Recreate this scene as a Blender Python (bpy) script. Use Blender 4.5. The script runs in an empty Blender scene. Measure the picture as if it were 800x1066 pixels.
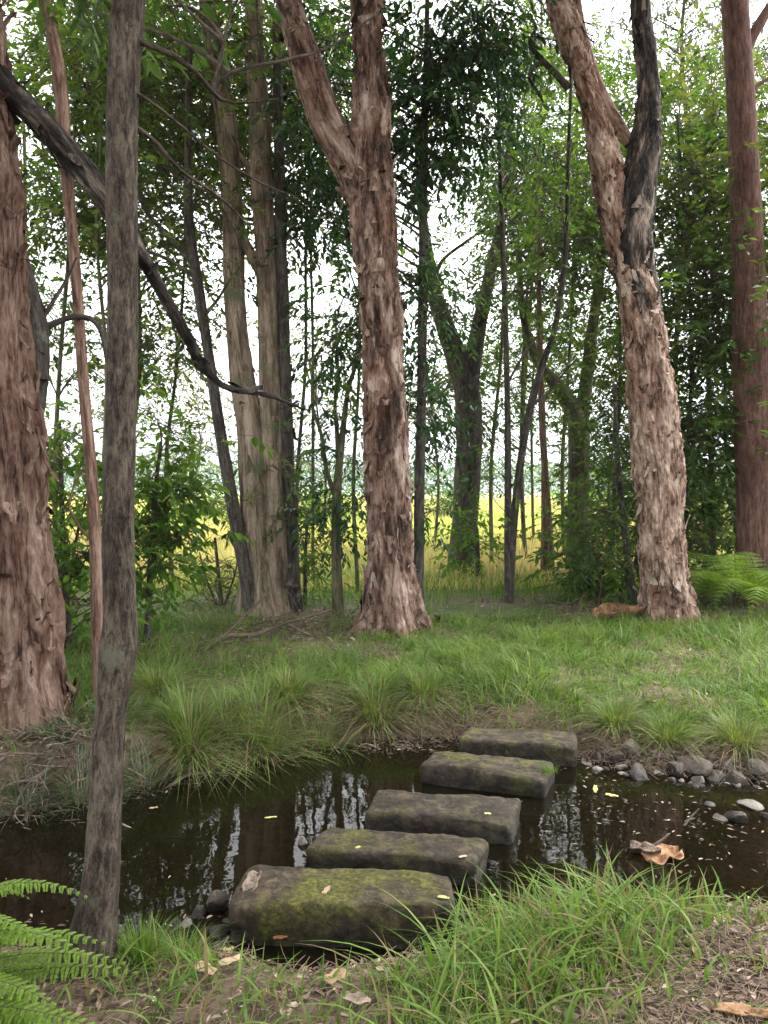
import bpy, math, random
import numpy as np

random.seed(7)
RNG = np.random.default_rng(11)
SC = bpy.context.scene
COL = SC.collection
F = 801.0            # focal length in photograph pixels
CAM_H = 1.65
HOR = 512.0          # horizon row
PITCH = math.atan((533.0 - HOR) / F)
WATER_Z = -0.30


def P(px, py, d):
    """photograph pixel + distance along the view -> world point"""
    cx, cy = (px - 400.0) / F, (533.0 - py) / F
    y = math.cos(PITCH) + cy * math.sin(PITCH)
    z = -math.sin(PITCH) + cy * math.cos(PITCH)
    s = d / y
    return np.array((cx * s, d, CAM_H + z * s))


# ------------------------------------------------------------------ noise
def _hash(ix, iy, iz, seed):
    h = (ix.astype(np.int64) * 374761393 + iy.astype(np.int64) * 668265263 + iz.astype(np.int64) * 2147483647 + seed * 1274126177) & 0xFFFFFFFF
    h = ((h ^ (h >> 13)) * 1274126177) & 0xFFFFFFFF
    h = (h ^ (h >> 16)) & 0xFFFFFF
    return h / float(0xFFFFFF)


def vnoise(p, seed=0):
    p = np.asarray(p, dtype=np.float64)
    i = np.floor(p)
    f = p - i
    f = f * f * (3 - 2 * f)
    x0, y0, z0 = i[:, 0], i[:, 1], i[:, 2]
    fx, fy, fz = f[:, 0], f[:, 1], f[:, 2]
    r = 0
    for dx in (0, 1):
        wx = fx if dx else 1 - fx
        for dy in (0, 1):
            wy = fy if dy else 1 - fy
            for dz in (0, 1):
                wz = fz if dz else 1 - fz
                r = r + wx * wy * wz * _hash(x0 + dx, y0 + dy, z0 + dz, seed)
    return r


def fbm(p, octs=4, seed=0, gain=0.5):
    a, s, t = 1.0, 0.0, 0.0
    q = np.array(p, dtype=np.float64)
    for k in range(octs):
        s = s + a * vnoise(q, seed + k * 17)
        t += a
        a *= gain
        q = q * 2.03 + 3.1
    return s / t


def n2(x, y, sc, seed=0, octs=3):
    x = np.atleast_1d(x).astype(float)
    y = np.atleast_1d(y).astype(float)
    return fbm(np.stack([x * sc, y * sc, np.zeros_like(x) + 0.37], 1), octs, seed)


def sstep(a, b, x):
    t = np.clip((x - a) / (b - a), 0, 1)
    return t * t * (3 - 2 * t)


# ------------------------------------------------------------------ terrain
NE_X = np.array([-40, -6, -3, -1.75, -.87, -.3, .35, 1.0, 1.7, 2.4, 6, 40.])
NE_Y = np.array([3.4, 3.4, 3.35, 3.34, 3.22, 3.14, 3.3, 3.55, 3.42, 3.3, 3.3, 3.3])
FE_X = np.array([-40, -6, -3.2, -2.24, -1.76, -1.3, -.72, 0, .5, 1.38, 1.93, 2.5, 6, 40.])
FE_Y = np.array([4.0, 4.0, 4.25, 4.5, 4.75, 5.2, 5.75, 5.9, 5.95, 5.6, 5.3, 5.15, 5.0, 5.0])


def near_edge(x):
    return np.interp(x, NE_X, NE_Y)


def far_edge(x):
    return np.interp(x, FE_X, FE_Y)


def H(x, y):
    x = np.atleast_1d(np.asarray(x, float))
    y = np.atleast_1d(np.asarray(y, float))
    w = (n2(x, y, 1.7, 5, 3) - .5) * .22
    a = (near_edge(x) + w) - y            # >0 on the near bank
    b = y - (far_edge(x) + w)             # >0 on the far bank
    nb = sstep(-.42, .62, a)
    slope = np.interp(x, [-3, -1.0, 0.2, 1.2, 4], [.45, .5, .6, 1.0, 1.2])
    fb = sstep(-.28, .92, b / slope)
    depth = np.interp(x, [-2, .8, 1.6, 3], [.24, .2, .09, .07])
    bed = WATER_Z - depth + (n2(x, y, 3.1, 9, 3) - .5) * .06
    land = (n2(x, y, .55, 2, 3) - .5) * .14 + (n2(x, y, 4.2, 3, 3) - .5) * .05
    far = sstep(30, 200, y)
    land = land * (1 - .5 * far)
    land = land + .05 * sstep(5.5, 8, y) * (1 - sstep(10, 14, y))
    land = land - .1 * sstep(-.3, .5, a) * (y < 4.2)
    t = np.maximum(nb, fb)
    return bed * (1 - t) + (land * t)


def hz(x, y):
    return float(H(x, y)[0])


# ------------------------------------------------------------------ mesh building
def link(o, parent=None):
    COL.objects.link(o)
    if parent is not None:
        o.parent = parent
    return o


class MB:
    def __init__(self):
        self.v, self.f, self.n = [], [], 0
        self.tint = []
        self.co = []

    def add(self, v, faces, mat=0, tint=None, co=None, smooth=True):
        v = np.asarray(v, float).reshape(-1, 3)
        faces = np.asarray(faces, np.int64)
        if len(faces) == 0:
            return
        self.f.append((faces + self.n, mat, smooth))
        self.v.append(v)
        self.tint.append(np.full(len(v), .5) if tint is None else np.broadcast_to(np.asarray(tint, float), (len(v),)))
        self.co.append(v if co is None else np.asarray(co, float).reshape(-1, 3))
        self.n += len(v)

    def build(self, name, mats, parent=None, origin=None):
        v = np.concatenate(self.v)
        co = np.concatenate(self.co)
        t = np.concatenate(self.tint)
        if origin is not None:
            v = v - np.asarray(origin)[None]
        me = bpy.data.meshes.new(name)
        me.vertices.add(len(v))
        me.vertices.foreach_set('co', v.astype(np.float32).ravel())
        loops = np.concatenate([f.ravel() for f, m, s in self.f])
        sizes = np.concatenate([np.full(len(f), f.shape[1]) for f, m, s in self.f])
        mi = np.concatenate([np.full(len(f), m) for f, m, s in self.f])
        sm = np.concatenate([np.full(len(f), s) for f, m, s in self.f])
        me.loops.add(len(loops))
        me.loops.foreach_set('vertex_index', loops.astype(np.int32))
        me.polygons.add(len(sizes))
        starts = np.concatenate([[0], np.cumsum(sizes)[:-1]])
        me.polygons.foreach_set('loop_start', starts.astype(np.int32))
        me.polygons.foreach_set('material_index', mi.astype(np.int32))
        me.polygons.foreach_set('use_smooth', sm.astype(bool))
        at = me.attributes.new('tint', 'FLOAT', 'POINT')
        at.data.foreach_set('value', t.astype(np.float32))
        ac = me.attributes.new('bark_co', 'FLOAT_VECTOR', 'POINT')
        ac.data.foreach_set('vector', co.astype(np.float32).ravel())
        for m in (mats if isinstance(mats, (list, tuple)) else [mats]):
            me.materials.append(m)
        me.update(calc_edges=True)
        o = bpy.data.objects.new(name, me)
        if origin is not None and parent is None:
            o.location = origin
        return link(o, parent)


def tag(o, label=None, cat=None, group=None, kind=None):
    if label:
        o['label'] = label
    if cat:
        o['category'] = cat
    if group:
        o['group'] = group
    if kind:
        o['kind'] = kind
    return o


def empty(name, loc, label, cat, group=None):
    o = bpy.data.objects.new(name, None)
    o.empty_display_size = .1
    link(o)
    o.location = loc
    return tag(o, label, cat, group)


def norm(v):
    return v / np.maximum(np.linalg.norm(v, axis=-1, keepdims=True), 1e-9)


def catmull(pts, n):
    pts = np.asarray(pts, float)
    q = np.vstack([2 * pts[0] - pts[1], pts, 2 * pts[-1] - pts[-2]])
    L = np.concatenate([[0], np.cumsum(np.linalg.norm(np.diff(pts[:, :3], axis=0), axis=1))])
    s = np.linspace(0, L[-1], n)
    i = np.clip(np.searchsorted(L, s, side='right') - 1, 0, len(pts) - 2)
    t = ((s - L[i]) / (L[i + 1] - L[i]))[:, None]
    a, b, c, d = q[i], q[i + 1], q[i + 2], q[i + 3]
    r = .5 * (2 * b + (c - a) * t + (2 * a - 5 * b + 4 * c - d) * t ** 2 + (3 * b - a - 3 * c + d) * t ** 3)
    return r, s


def frames(path):
    T = norm(np.gradient(path, axis=0))
    U = np.zeros_like(T)
    u = np.cross(T[0], (0.3, 1, .1))
    u /= np.linalg.norm(u)
    for k in range(len(T)):
        u = u - T[k] * np.dot(u, T[k])
        u /= np.linalg.norm(u)
        U[k] = u
    return T, U, np.cross(T, U)


def tube(mb, pts, radii, seg=24, step=.03, disp=None, mat=0, flakes=0, flake_mat=1, seed=0, flare=None):
    """lofted trunk or limb through pts (first = base)"""
    pr = np.column_stack([np.asarray(pts, float), np.asarray(radii, float)])
    L = np.sum(np.linalg.norm(np.diff(pr[:, :3], axis=0), axis=1))
    n = max(4, int(L / step))
    r4, s = catmull(pr, n)
    path, rad = r4[:, :3], np.maximum(r4[:, 3], .002)
    T, U, V = frames(path)
    th = np.linspace(0, 2 * np.pi, seg, endpoint=False)
    TH, S = np.meshgrid(th, s)
    R = np.repeat(rad[:, None], seg, 1)
    co = np.stack([np.cos(TH) * R + seed * 3.3, np.sin(TH) * R + seed * 1.7, S], -1).reshape(-1, 3)
    d = np.zeros(n * seg)
    tint = np.full(n * seg, .5)
    if disp is not None:
        d, tint = disp(co, TH.ravel(), S.ravel(), R.ravel())
    if flare is not None:
        d = d + flare(TH.ravel(), S.ravel(), R.ravel())
    RR = R + d.reshape(n, seg)
    dirs = U[:, None] * np.cos(TH)[..., None] + V[:, None] * np.sin(TH)[..., None]
    v = path[:, None] + dirs * RR[..., None]
    i = np.arange(n - 1)[:, None] * seg
    j = np.arange(seg)[None]
    j2 = (j + 1) % seg
    q = np.stack([i + j, i + j2, i + seg + j2, i + seg + j], -1).reshape(-1, 4)
    mb.add(v.reshape(-1, 3), q, mat, tint, co)
    # tip cap
    tip = np.vstack([v[-1], path[-1] + T[-1] * rad[-1] * .5])
    mb.add(tip, np.stack([np.arange(seg), (np.arange(seg) + 1) % seg, np.full(seg, seg)], 1), mat, .5, np.vstack([co[-seg:], co[-1]]))
    if flakes:
        rg = np.random.default_rng(seed + 100)
        k = rg.integers(2, n - 3, flakes)
        a = rg.random(flakes) * 2 * np.pi
        w = rg.uniform(.15, 1, flakes) ** 1.4 * .085
        h = rg.uniform(.2, 1, flakes) ** 1.3 * .24
        out = rg.uniform(.15, 1, flakes) ** 2.0 * .1
        up = rg.random(flakes) < .45
        ai = (a / (2 * np.pi) * seg).astype(int) % seg
        rs = RR[k, ai]
        N = U[k] * np.cos(a)[:, None] + V[k] * np.sin(a)[:, None]
        Tt = T[k]
        B = np.cross(N, Tt)
        base = path[k] + N * (rs - .004)[:, None]
        sgn = np.where(up, 1, -1)[:, None]
        rows, cols = 6, 4
        vv = []
        for ri in range(rows):
            f = ri / (rows - 1)
            for ci in range(cols):
                g = ci / (cols - 1) * 2 - 1
                jit = rg.normal(0, .006, (flakes, 3))
                lift = out * (f ** 1.7) + .004 - .35 * w * g * g * (w / np.maximum(rs, .03))
                wid = w * (1 - .45 * f + .25 * np.sin(3 * f + a))
                vv.append(base + Tt * sgn * (h * f)[:, None] + B * (wid * g)[:, None] + N * lift[:, None] + jit * (.3 + f))
        vv = np.stack(vv, 1)
        fq = []
        for ri in range(rows - 1):
            for ci in range(cols - 1):
                o = ri * cols + ci
                fq.append((o, o + 1, o + 1 + cols, o + cols))
        fq = np.array(fq)
        nv = rows * cols
        q = (np.arange(flakes)[:, None, None] * nv + fq[None]).reshape(-1, 4)
        mb.add(vv.reshape(-1, 3), q, flake_mat, np.repeat(rg.random(flakes), nv), np.repeat(base, nv, 0) * 3 + vv.reshape(-1, 3))
    return path, rad


def batch_tubes(mb, P0, P1, P2, r0, r1, rings=4, sides=4, mat=1, tint=.5):
    """many small curved limbs in one go"""
    P0, P1, P2 = (np.asarray(a, float) for a in (P0, P1, P2))
    N = len(P0)
    if N == 0:
        return
    r0 = np.broadcast_to(np.asarray(r0, float), (N,))
    r1 = np.broadcast_to(np.asarray(r1, float), (N,))
    t = np.linspace(0, 1, rings)[None, :, None]
    c = P0[:, None] * (1 - t) ** 2 + 2 * P1[:, None] * t * (1 - t) + P2[:, None] * t ** 2
    T = norm(np.gradient(c, axis=1))
    ref = np.where(np.abs(T[..., 2:3]) > .9, np.array((1., .2, 0)), np.array((.1, .2, 1.)))
    U = norm(np.cross(T, ref))
    V = np.cross(T, U)
    rr = (r0[:, None] * (1 - t[..., 0]) + r1[:, None] * t[..., 0])
    th = np.linspace(0, 2 * np.pi, sides, endpoint=False)
    v = c[:, :, None] + (U[:, :, None] * np.cos(th)[None, None, :, None] + V[:, :, None] * np.sin(th)[None, None, :, None]) * rr[:, :, None, None]
    i = (np.arange(N)[:, None, None] * rings + np.arange(rings - 1)[None, :, None]) * sides
    j = np.arange(sides)[None, None]
    j2 = (j + 1) % sides
    q = np.stack([i + j, i + j2, i + sides + j2, i + sides + j], -1).reshape(-1, 4)
    mb.add(v.reshape(-1, 3), q, mat, tint)


def add_leaves(mb, c, u, n, L, W, tint, mat=0, simple=False, curl=.12):
    """c base, u direction, n rough normal"""
    u = norm(u)
    s = norm(np.cross(u, n))
    n = np.cross(s, u)
    L = np.broadcast_to(L, (len(c),))[:, None]
    W = np.broadcast_to(W, (len(c),))[:, None]
    k = len(c)
    if simple:
        v = np.stack([c, c + u * L * .45 + s * W * .5 + n * W * .12, c + u * L - n * L * curl, c + u * L * .45 - s * W * .5 + n * W * .12], 1)
        q = np.arange(k)[:, None] * 4 + np.arange(4)[None]
        mb.add(v.reshape(-1, 3), q, mat, np.repeat(tint, 4), smooth=False)
    else:
        m1 = c + u * L * .3
        m2 = c + u * L * .68 - n * L * curl * .45
        tp = c + u * L - n * L * curl
        v = np.stack([c, m1 + s * W * .46 + n * W * .16, m2 + s * W * .38 + n * W * .12, tp, m2 - s * W * .38 + n * W * .12, m1 - s * W * .46 + n * W * .16], 1)
        b = np.arange(k)[:, None] * 6
        q = np.concatenate([b + np.array([[0, 1, 2, 3]]), b + np.array([[0, 3, 4, 5]])])
        mb.add(v.reshape(-1, 3), q, mat, np.repeat(tint, 6), smooth=False)


def crown(mb, blobs, stems, leaf=(.09, .035), droop=.35, per=9, spread=.42, tint=.5, tvar=.22, simple=False, rg=None, limbs=True, twig_r=.003, n_high=0):
    """leafy sprays gathered in clumps; blobs = (centre, (rx,ry,rz), sprays, clumps)"""
    rg = rg or RNG
    axis = np.concatenate([s[0] for s in stems]) if stems else None
    for bi, (cen, rad, nspr, ncl) in enumerate(blobs):
        ax = axis
        if axis is not None and bi >= len(blobs) - n_high:
            ax = axis[axis[:, 2] > min(9.0, axis[:, 2].max() - .3)]
        cen = np.asarray(cen, float)
        rad = np.asarray(rad, float)
        d = norm(rg.normal(size=(ncl, 3))) * (rg.random((ncl, 1)) ** .45)
        cc = cen + d * rad
        csz = rg.uniform(.5, 1.25, ncl)
        ct = rg.normal(0, tvar * .75, ncl)
        if limbs and axis is not None:
            P0 = []
            for q in cc:
                dh = np.linalg.norm(ax[:, :2] - q[:2], axis=1)
                want = q[2] - .45 * dh - .1
                cost = np.abs(ax[:, 2] - want) + .35 * dh
                P0.append(ax[np.argmin(cost)])
            P0 = np.array(P0)
            mid = P0 * .5 + cc * .5 + np.array((0, 0, .12)) * np.linalg.norm(cc - P0, axis=1)[:, None] + rg.normal(0, .05, cc.shape)
            ln = np.linalg.norm(cc - P0, axis=1)
            batch_tubes(mb, P0, mid, cc, np.clip(.006 + ln * .007, .006, .03), .004, 7, 5, 1, .4)
        k = rg.choice(ncl, nspr, p=csz / csz.sum())
        sig = spread * csz[k][:, None] * np.array((1, 1, .7))
        off = rg.normal(size=(nspr, 3)) * sig
        st = cc[k] + off
        di = norm(off + rg.normal(0, .25, (nspr, 3)) + np.array((0, 0, -droop * .6)))
        ls = rg.uniform(.6, 1.25, nspr) * leaf[0] * per * .42
        en = st + di * ls[:, None] + np.array((0, 0, -droop * .25)) * ls[:, None]
        md = (st + en) / 2 + np.array((0, 0, .1)) * ls[:, None]
        if twig_r > 0:
            batch_tubes(mb, st, md, en, twig_r, twig_r * .4, 3, 3, 1, .4)
            if limbs:
                batch_tubes(mb, cc[k], (cc[k] + st) / 2 + np.array((0, 0, .04)), st, twig_r * 1.3, twig_r, 3, 3, 1, .4)
        j = np.tile(np.arange(per), nspr)
        ii = np.repeat(np.arange(nspr), per)
        f = (j + .6) / per
        c = st[ii] * ((1 - f) ** 2)[:, None] + 2 * md[ii] * (f * (1 - f))[:, None] + en[ii] * (f ** 2)[:, None]
        side = norm(np.cross(di[ii], np.array((0.05, .1, 1.))))
        sg = np.where(j % 2, 1, -1)[:, None]
        u = norm(di[ii] * .75 + side * sg * .85 + rg.normal(0, .28, c.shape) + np.array((0, 0, -droop)))
        nn = norm(rg.normal(0, .45, c.shape) + np.array((0, 0, 1.)))
        N = len(c)
        Ls = leaf[0] * rg.uniform(.45, 1.4, N)
        tt = np.clip(tint + ct[k][ii] + rg.normal(0, tvar * .5, N), 0, 1)
        add_leaves(mb, c, u, nn, Ls, Ls * leaf[1] / leaf[0], tt, 0, simple)


# ------------------------------------------------------------------ materials
def new_mat(name):
    m = bpy.data.materials.new(name)
    m.use_nodes = True
    nt = m.node_tree
    nt.nodes.clear()
    return m, nt.nodes, nt.links


def ramp(nodes, stops):
    r = nodes.new('ShaderNodeValToRGB')
    e = r.color_ramp.elements
    while len(e) > 1:
        e.remove(e[-1])
    e[0].position, e[0].color = stops[0][0], (*stops[0][1], 1)
    for p, c in stops[1:]:
        x = e.new(p)
        x.color = (*c, 1)
    return r


def noise(nodes, links, vec, scale, detail=4, rough=.55, dist=0, mul=None):
    n = nodes.new('ShaderNodeTexNoise')
    n.inputs['Scale'].default_value = scale
    n.inputs['Detail'].default_value = detail
    n.inputs['Roughness'].default_value = rough
    n.inputs['Distortion'].default_value = dist
    if mul is not None:
        mp = nodes.new('ShaderNodeMapping')
        mp.inputs['Scale'].default_value = mul
        links.new(vec, mp.inputs['Vector'])
        vec = mp.outputs[0]
    links.new(vec, n.inputs['Vector'])
    return n.outputs['Fac']


def mixc(nodes, links, fac, a, b, mode='MIX'):
    m = nodes.new('ShaderNodeMix')
    m.data_type = 'RGBA'
    m.blend_type = mode
    for sock, val in ((m.inputs[0], fac), (m.inputs[6], a), (m.inputs[7], b)):
        if isinstance(val, (int, float)):
            sock.default_value = val
        elif isinstance(val, tuple):
            sock.default_value = (*val, 1)
        else:
            links.new(val, sock)
    return m.outputs[2]


def mathn(nodes, links, op, a, b=0.0, clamp=False):
    m = nodes.new('ShaderNodeMath')
    m.operation = op
    m.use_clamp = clamp
    for s, v in ((m.inputs[0], a), (m.inputs[1], b)):
        if isinstance(v, (int, float)):
            s.default_value = v
        else:
            links.new(v, s)
    return m.outputs[0]


def attr(nodes, name):
    a = nodes.new('ShaderNodeAttribute')
    a.attribute_name = name
    return a


def leaf_mat(name, stops, trans=.38, tcol=(1.25, 1.35, .5), rough=.5, spec=.22):
    m, N, L = new_mat(name)
    a = attr(N, 'tint')
    r = ramp(N, stops)
    L.new(a.outputs['Fac'], r.inputs[0])
    geo = N.new('ShaderNodeNewGeometry')
    nz = noise(N, L, geo.outputs['Position'], 9, 2)
    v = mathn(N, L, 'MULTIPLY_ADD', nz, .7)
    v.node.inputs[2].default_value = .65
    hs = N.new('ShaderNodeHueSaturation')
    L.new(r.outputs[0], hs.inputs['Color'])
    L.new(v, hs.inputs['Value'])
    b = N.new('ShaderNodeBsdfPrincipled')
    L.new(hs.outputs[0], b.inputs['Base Color'])
    b.inputs['Roughness'].default_value = rough
    b.inputs['Specular IOR Level'].default_value = spec
    t = N.new('ShaderNodeBsdfTranslucent')
    tc = mixc(N, L, 1.0, hs.outputs[0], tcol, 'MULTIPLY')
    L.new(tc, t.inputs[0])
    mx = N.new('ShaderNodeMixShader')
    mx.inputs[0].default_value = trans
    L.new(b.outputs[0], mx.inputs[1])
    L.new(t.outputs[0], mx.inputs[2])
    o = N.new('ShaderNodeOutputMaterial')
    L.new(mx.outputs[0], o.inputs[0])
    return m


def bark_mat(name, stops, fib=14, stretch=.16, patch=None, patch_scale=2.5, bump=.5, rough=.9, lichen=None, layer=.2, char=False, fissure=26):
    m, N, L = new_mat(name)
    co = attr(N, 'bark_co').outputs['Vector']
    f1 = noise(N, L, co, fib, 7, .62, .6, (1, 1, stretch))
    f2 = noise(N, L, co, fib * 3.3, 4, .6, 0, (1, 1, stretch * 1.6))
    s = mathn(N, L, 'MULTIPLY_ADD', f2, .35)
    L.new(f1, s.node.inputs[2])
    fac = mathn(N, L, 'SUBTRACT', s, .175)
    f3 = noise(N, L, co, fib * 9, 3, .6, 0, (1, 1, stretch * 2))
    fac = mathn(N, L, 'ADD', fac, mathn(N, L, 'MULTIPLY', mathn(N, L, 'SUBTRACT', f3, .5), .25))
    f4 = noise(N, L, co, fib * 1.1, 5, .55, .8, (1, 1, stretch * .55))
    rid = mathn(N, L, 'ABSOLUTE', mathn(N, L, 'SUBTRACT', f4, .5))
    fis = mathn(N, L, 'SUBTRACT', 1.0, mathn(N, L, 'MULTIPLY', rid, fissure), True)
    fac = mathn(N, L, 'SUBTRACT', fac, mathn(N, L, 'MULTIPLY', fis, .16))
    fac = mathn(N, L, 'ADD', fac, .05)
    ti = attr(N, 'tint').outputs['Fac']
    tf = mathn(N, L, 'MULTIPLY_ADD', ti, layer)
    L.new(fac, tf.node.inputs[2])
    fac = mathn(N, L, 'SUBTRACT', tf, layer * .5)
    r = ramp(N, stops)
    L.new(fac, r.inputs[0])
    c = r.outputs[0]
    if patch:
        p = noise(N, L, co, patch_scale, 5, .6, .8, (1, 1, .45))
        pr = ramp(N, [(patch[0], (0, 0, 0)), (patch[1], (1, 1, 1))])
        L.new(p, pr.inputs[0])
        c2 = mixc(N, L, pr.outputs[0], c, mixc(N, L, 1.0, c, patch[2], 'MULTIPLY'))
        c = c2
    if lichen:
        p = noise(N, L, co, lichen[3] if len(lichen) > 3 else 5, 5, .65)
        pr = ramp(N, [(lichen[0], (0, 0, 0)), (lichen[1], (1, 1, 1))])
        L.new(p, pr.inputs[0])
        c = mixc(N, L, pr.outputs[0], c, lichen[2])
    if char:      # fire scar: begins part way up the limb
        sx = N.new('ShaderNodeSeparateXYZ')
        L.new(co, sx.inputs[0])
        p = noise(N, L, co, 7, 5, .65, .5, (1, 1, .4))
        v = mathn(N, L, 'ADD', mathn(N, L, 'MULTIPLY', sx.outputs[2], 1.1), mathn(N, L, 'MULTIPLY', mathn(N, L, 'SUBTRACT', p, .5), 3.0))
        pr = ramp(N, [(.55, (0, 0, 0)), (.9, (1, 1, 1))])
        L.new(v, pr.inputs[0])
        dk = ramp(N, [(.3, (.012, .011, .011)), (.43, (.03, .026, .024)), (.54, (.085, .068, .056)), (.66, (.22, .175, .145)), (.8, (.34, .28, .24))])
        L.new(fac, dk.inputs[0])
        c = mixc(N, L, pr.outputs[0], c, dk.outputs[0])
    b = N.new('ShaderNodeBsdfPrincipled')
    L.new(c, b.inputs['Base Color'])
    b.inputs['Roughness'].default_value = rough
    b.inputs['Specular IOR Level'].default_value = .2
    bp = N.new('ShaderNodeBump')
    bp.inputs['Strength'].default_value = bump
    bp.inputs['Distance'].default_value = .02
    L.new(fac, bp.inputs['Height'])
    L.new(bp.outputs[0], b.inputs['Normal'])
    o = N.new('ShaderNodeOutputMaterial')
    L.new(b.outputs[0], o.inputs[0])
    return m


M = {}
M['paperbark'] = bark_mat('paperbark', [(.26, (.03, .02, .016)), (.37, (.082, .048, .034)), (.49, (.17, .11, .085)), (.62, (.27, .195, .157)), (.78, (.42, .335, .285))], 10, .22, (.48, .62, (.66, .53, .46)), 2.4, .9, layer=.38)
M['red_paperbark'] = bark_mat('red_paperbark', [(.30, (.022, .014, .011)), (.41, (.075, .038, .026)), (.52, (.12, .074, .055)), (.64, (.175, .117, .09)), (.8, (.3, .225, .182))], 10, .17, (.5, .62, (.62, .52, .46)), 2.2, .9, layer=.36)
M['pale_paperbark'] = bark_mat('pale_paperbark', [(.28, (.035, .024, .02)), (.38, (.13, .08, .06)), (.48, (.24, .155, .115)), (.6, (.36, .265, .21)), (.74, (.5, .4, .335))], 9, .24, (.5, .64, (.66, .52, .45)), 2.6, .9, layer=.38)
M['pale_charred_bark'] = bark_mat('pale_charred_bark', [(.28, (.035, .024, .02)), (.38, (.13, .08, .06)), (.48, (.24, .155, .115)), (.6, (.36, .265, .21)), (.74, (.5, .4, .335))], 9, .24, (.5, .64, (.66, .52, .45)), 2.6, .9, layer=.38, char=True)
M['charred_bark'] = bark_mat('charred_bark', [(.3, (.01, .009, .009)), (.5, (.028, .024, .022)), (.6, (.07, .058, .05)), (.7, (.14, .115, .095)), (.85, (.26, .215, .18))], 12, .2, (.45, .55, (.3, .28, .28)), 3.5, .8, layer=.25)
M['flake'] = bark_mat('bark_flake', [(.25, (.09, .052, .037)), (.45, (.2, .122, .088)), (.6, (.33, .235, .185)), (.8, (.48, .39, .33))], 16, .4, None, 2, .3, layer=.5)
M['grey_bark'] = bark_mat('grey_bark', [(.3, (.014, .0105, .0085)), (.45, (.04, .031, .024)), (.56, (.072, .057, .043)), (.7, (.12, .096, .073))], 42, .3, (.45, .6, (.75, .72, .7)), 6, .7, .9, (.6, .72, (.1, .1, .07)))
M['red_bark'] = bark_mat('red_bark', [(.3, (.055, .03, .024)), (.5, (.13, .07, .055)), (.7, (.21, .125, .1))], 26, .2, (.5, .62, (.7, .66, .66)), 2.5, .5)
M['thin_red_bark'] = bark_mat('thin_red_bark', [(.3, (.05, .028, .022)), (.5, (.15, .085, .062)), (.7, (.27, .19, .145))], 30, .12, None, 2.5, .5)
M['dark_bark'] = bark_mat('dark_bark', [(.3, (.018, .015, .013)), (.5, (.05, .042, .036)), (.72, (.115, .1, .082))], 24, .2, None, 2.5, .5, .9, (.58, .7, (.11, .115, .085)))
M['tan_bark'] = bark_mat('tan_bark', [(.3, (.055, .042, .03)), (.48, (.15, .112, .08)), (.6, (.24, .185, .135)), (.74, (.34, .275, .21))], 12, .14, None, 2, .6, .9, (.55, .68, (.1, .12, .06), 2.2))
M['green_bark'] = bark_mat('green_bark', [(.3, (.03, .028, .016)), (.5, (.085, .08, .045)), (.74, (.17, .155, .1))], 14, .2, None, 2, .5, .9, (.5, .66, (.06, .09, .03), 3))
M['twig'] = bark_mat('twig_bark', [(.3, (.035, .026, .02)), (.7, (.11, .085, .062))], 20, .3, None, 2, .2)
M['deadwood'] = bark_mat('dead_wood', [(.3, (.035, .025, .018)), (.5, (.1, .072, .054)), (.72, (.22, .17, .135))], 26, .12, None, 2, .4)
M['orange_bark'] = bark_mat('orange_bark', [(.3, (.06, .028, .015)), (.5, (.18, .09, .045)), (.7, (.33, .2, .115))], 18, .3, None, 2, .4)

M['leaf_mid'] = leaf_mat('leaf_mid', [(0, (.02, .042, .016)), (.35, (.042, .082, .024)), (.65, (.075, .125, .032)), (1, (.14, .19, .045))], .48)
M['leaf_dark'] = leaf_mat('leaf_dark', [(0, (.012, .034, .018)), (.4, (.026, .066, .03)), (.75, (.05, .105, .034)), (1, (.13, .21, .035))], .4, rough=.38, spec=.35)
M['leaf_olive'] = leaf_mat('leaf_olive', [(0, (.03, .04, .018)), (.4, (.065, .08, .03)), (.7, (.1, .115, .045)), (1, (.15, .15, .06))], .45)
M['leaf_grey'] = leaf_mat('leaf_grey', [(0, (.03, .042, .026)), (.5, (.065, .085, .05)), (1, (.12, .14, .08))])
M['leaf_bright'] = leaf_mat('leaf_bright', [(0, (.03, .075, .014)), (.4, (.065, .135, .022)), (.7, (.115, .2, .032)), (1, (.2, .27, .05))], .55)
M['fern'] = leaf_mat('fern_leaf', [(0, (.075, .12, .02)), (.5, (.165, .26, .042)), (1, (.25, .34, .07))], .45)
M['grass'] = leaf_mat('grass_blade', [(0, (.2, .14, .08)), (.14, (.17, .135, .06)), (.2, (.032, .066, .012)), (.5, (.078, .15, .024)), (.8, (.135, .215, .038)), (1, (.22, .26, .085))], .4, (1.2, 1.25, .5), .55, .22)
M['tussock'] = leaf_mat('tussock_blade', [(0, (.26, .2, .12)), (.2, (.19, .145, .08)), (.28, (.05, .09, .02)), (.6, (.11, .18, .036)), (1, (.2, .265, .07))], .35, (1.2, 1.2, .5), .55, .22)
M['blue_tussock'] = leaf_mat('blue_tussock_blade', [(0, (.24, .185, .12)), (.2, (.13, .1, .065)), (.26, (.05, .078, .036)), (.65, (.075, .11, .05)), (1, (.15, .175, .09))], .2, (1.1, 1.2, .6), .4, .4)
M['field'] = leaf_mat('field_blade', [(0, (.3, .2, .12)), (.25, (.4, .32, .18)), (.5, (.42, .39, .18)), (.75, (.34, .38, .13)), (1, (.17, .25, .07))], .5, (1.2, 1.2, .6), .6, .2)
M['straw'] = leaf_mat('straw', [(0, (.12, .085, .06)), (.5, (.27, .2, .14)), (1, (.43, .34, .24))], .15, (1, 1, 1), .7, .2)
M['litter'] = leaf_mat('litter_leaf', [(0, (.05, .034, .025)), (.35, (.15, .1, .072)), (.7, (.28, .2, .155)), (.9, (.38, .29, .235)), (1, (.45, .36, .24))], .12, (1, 1, 1), .7, .25)
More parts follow.
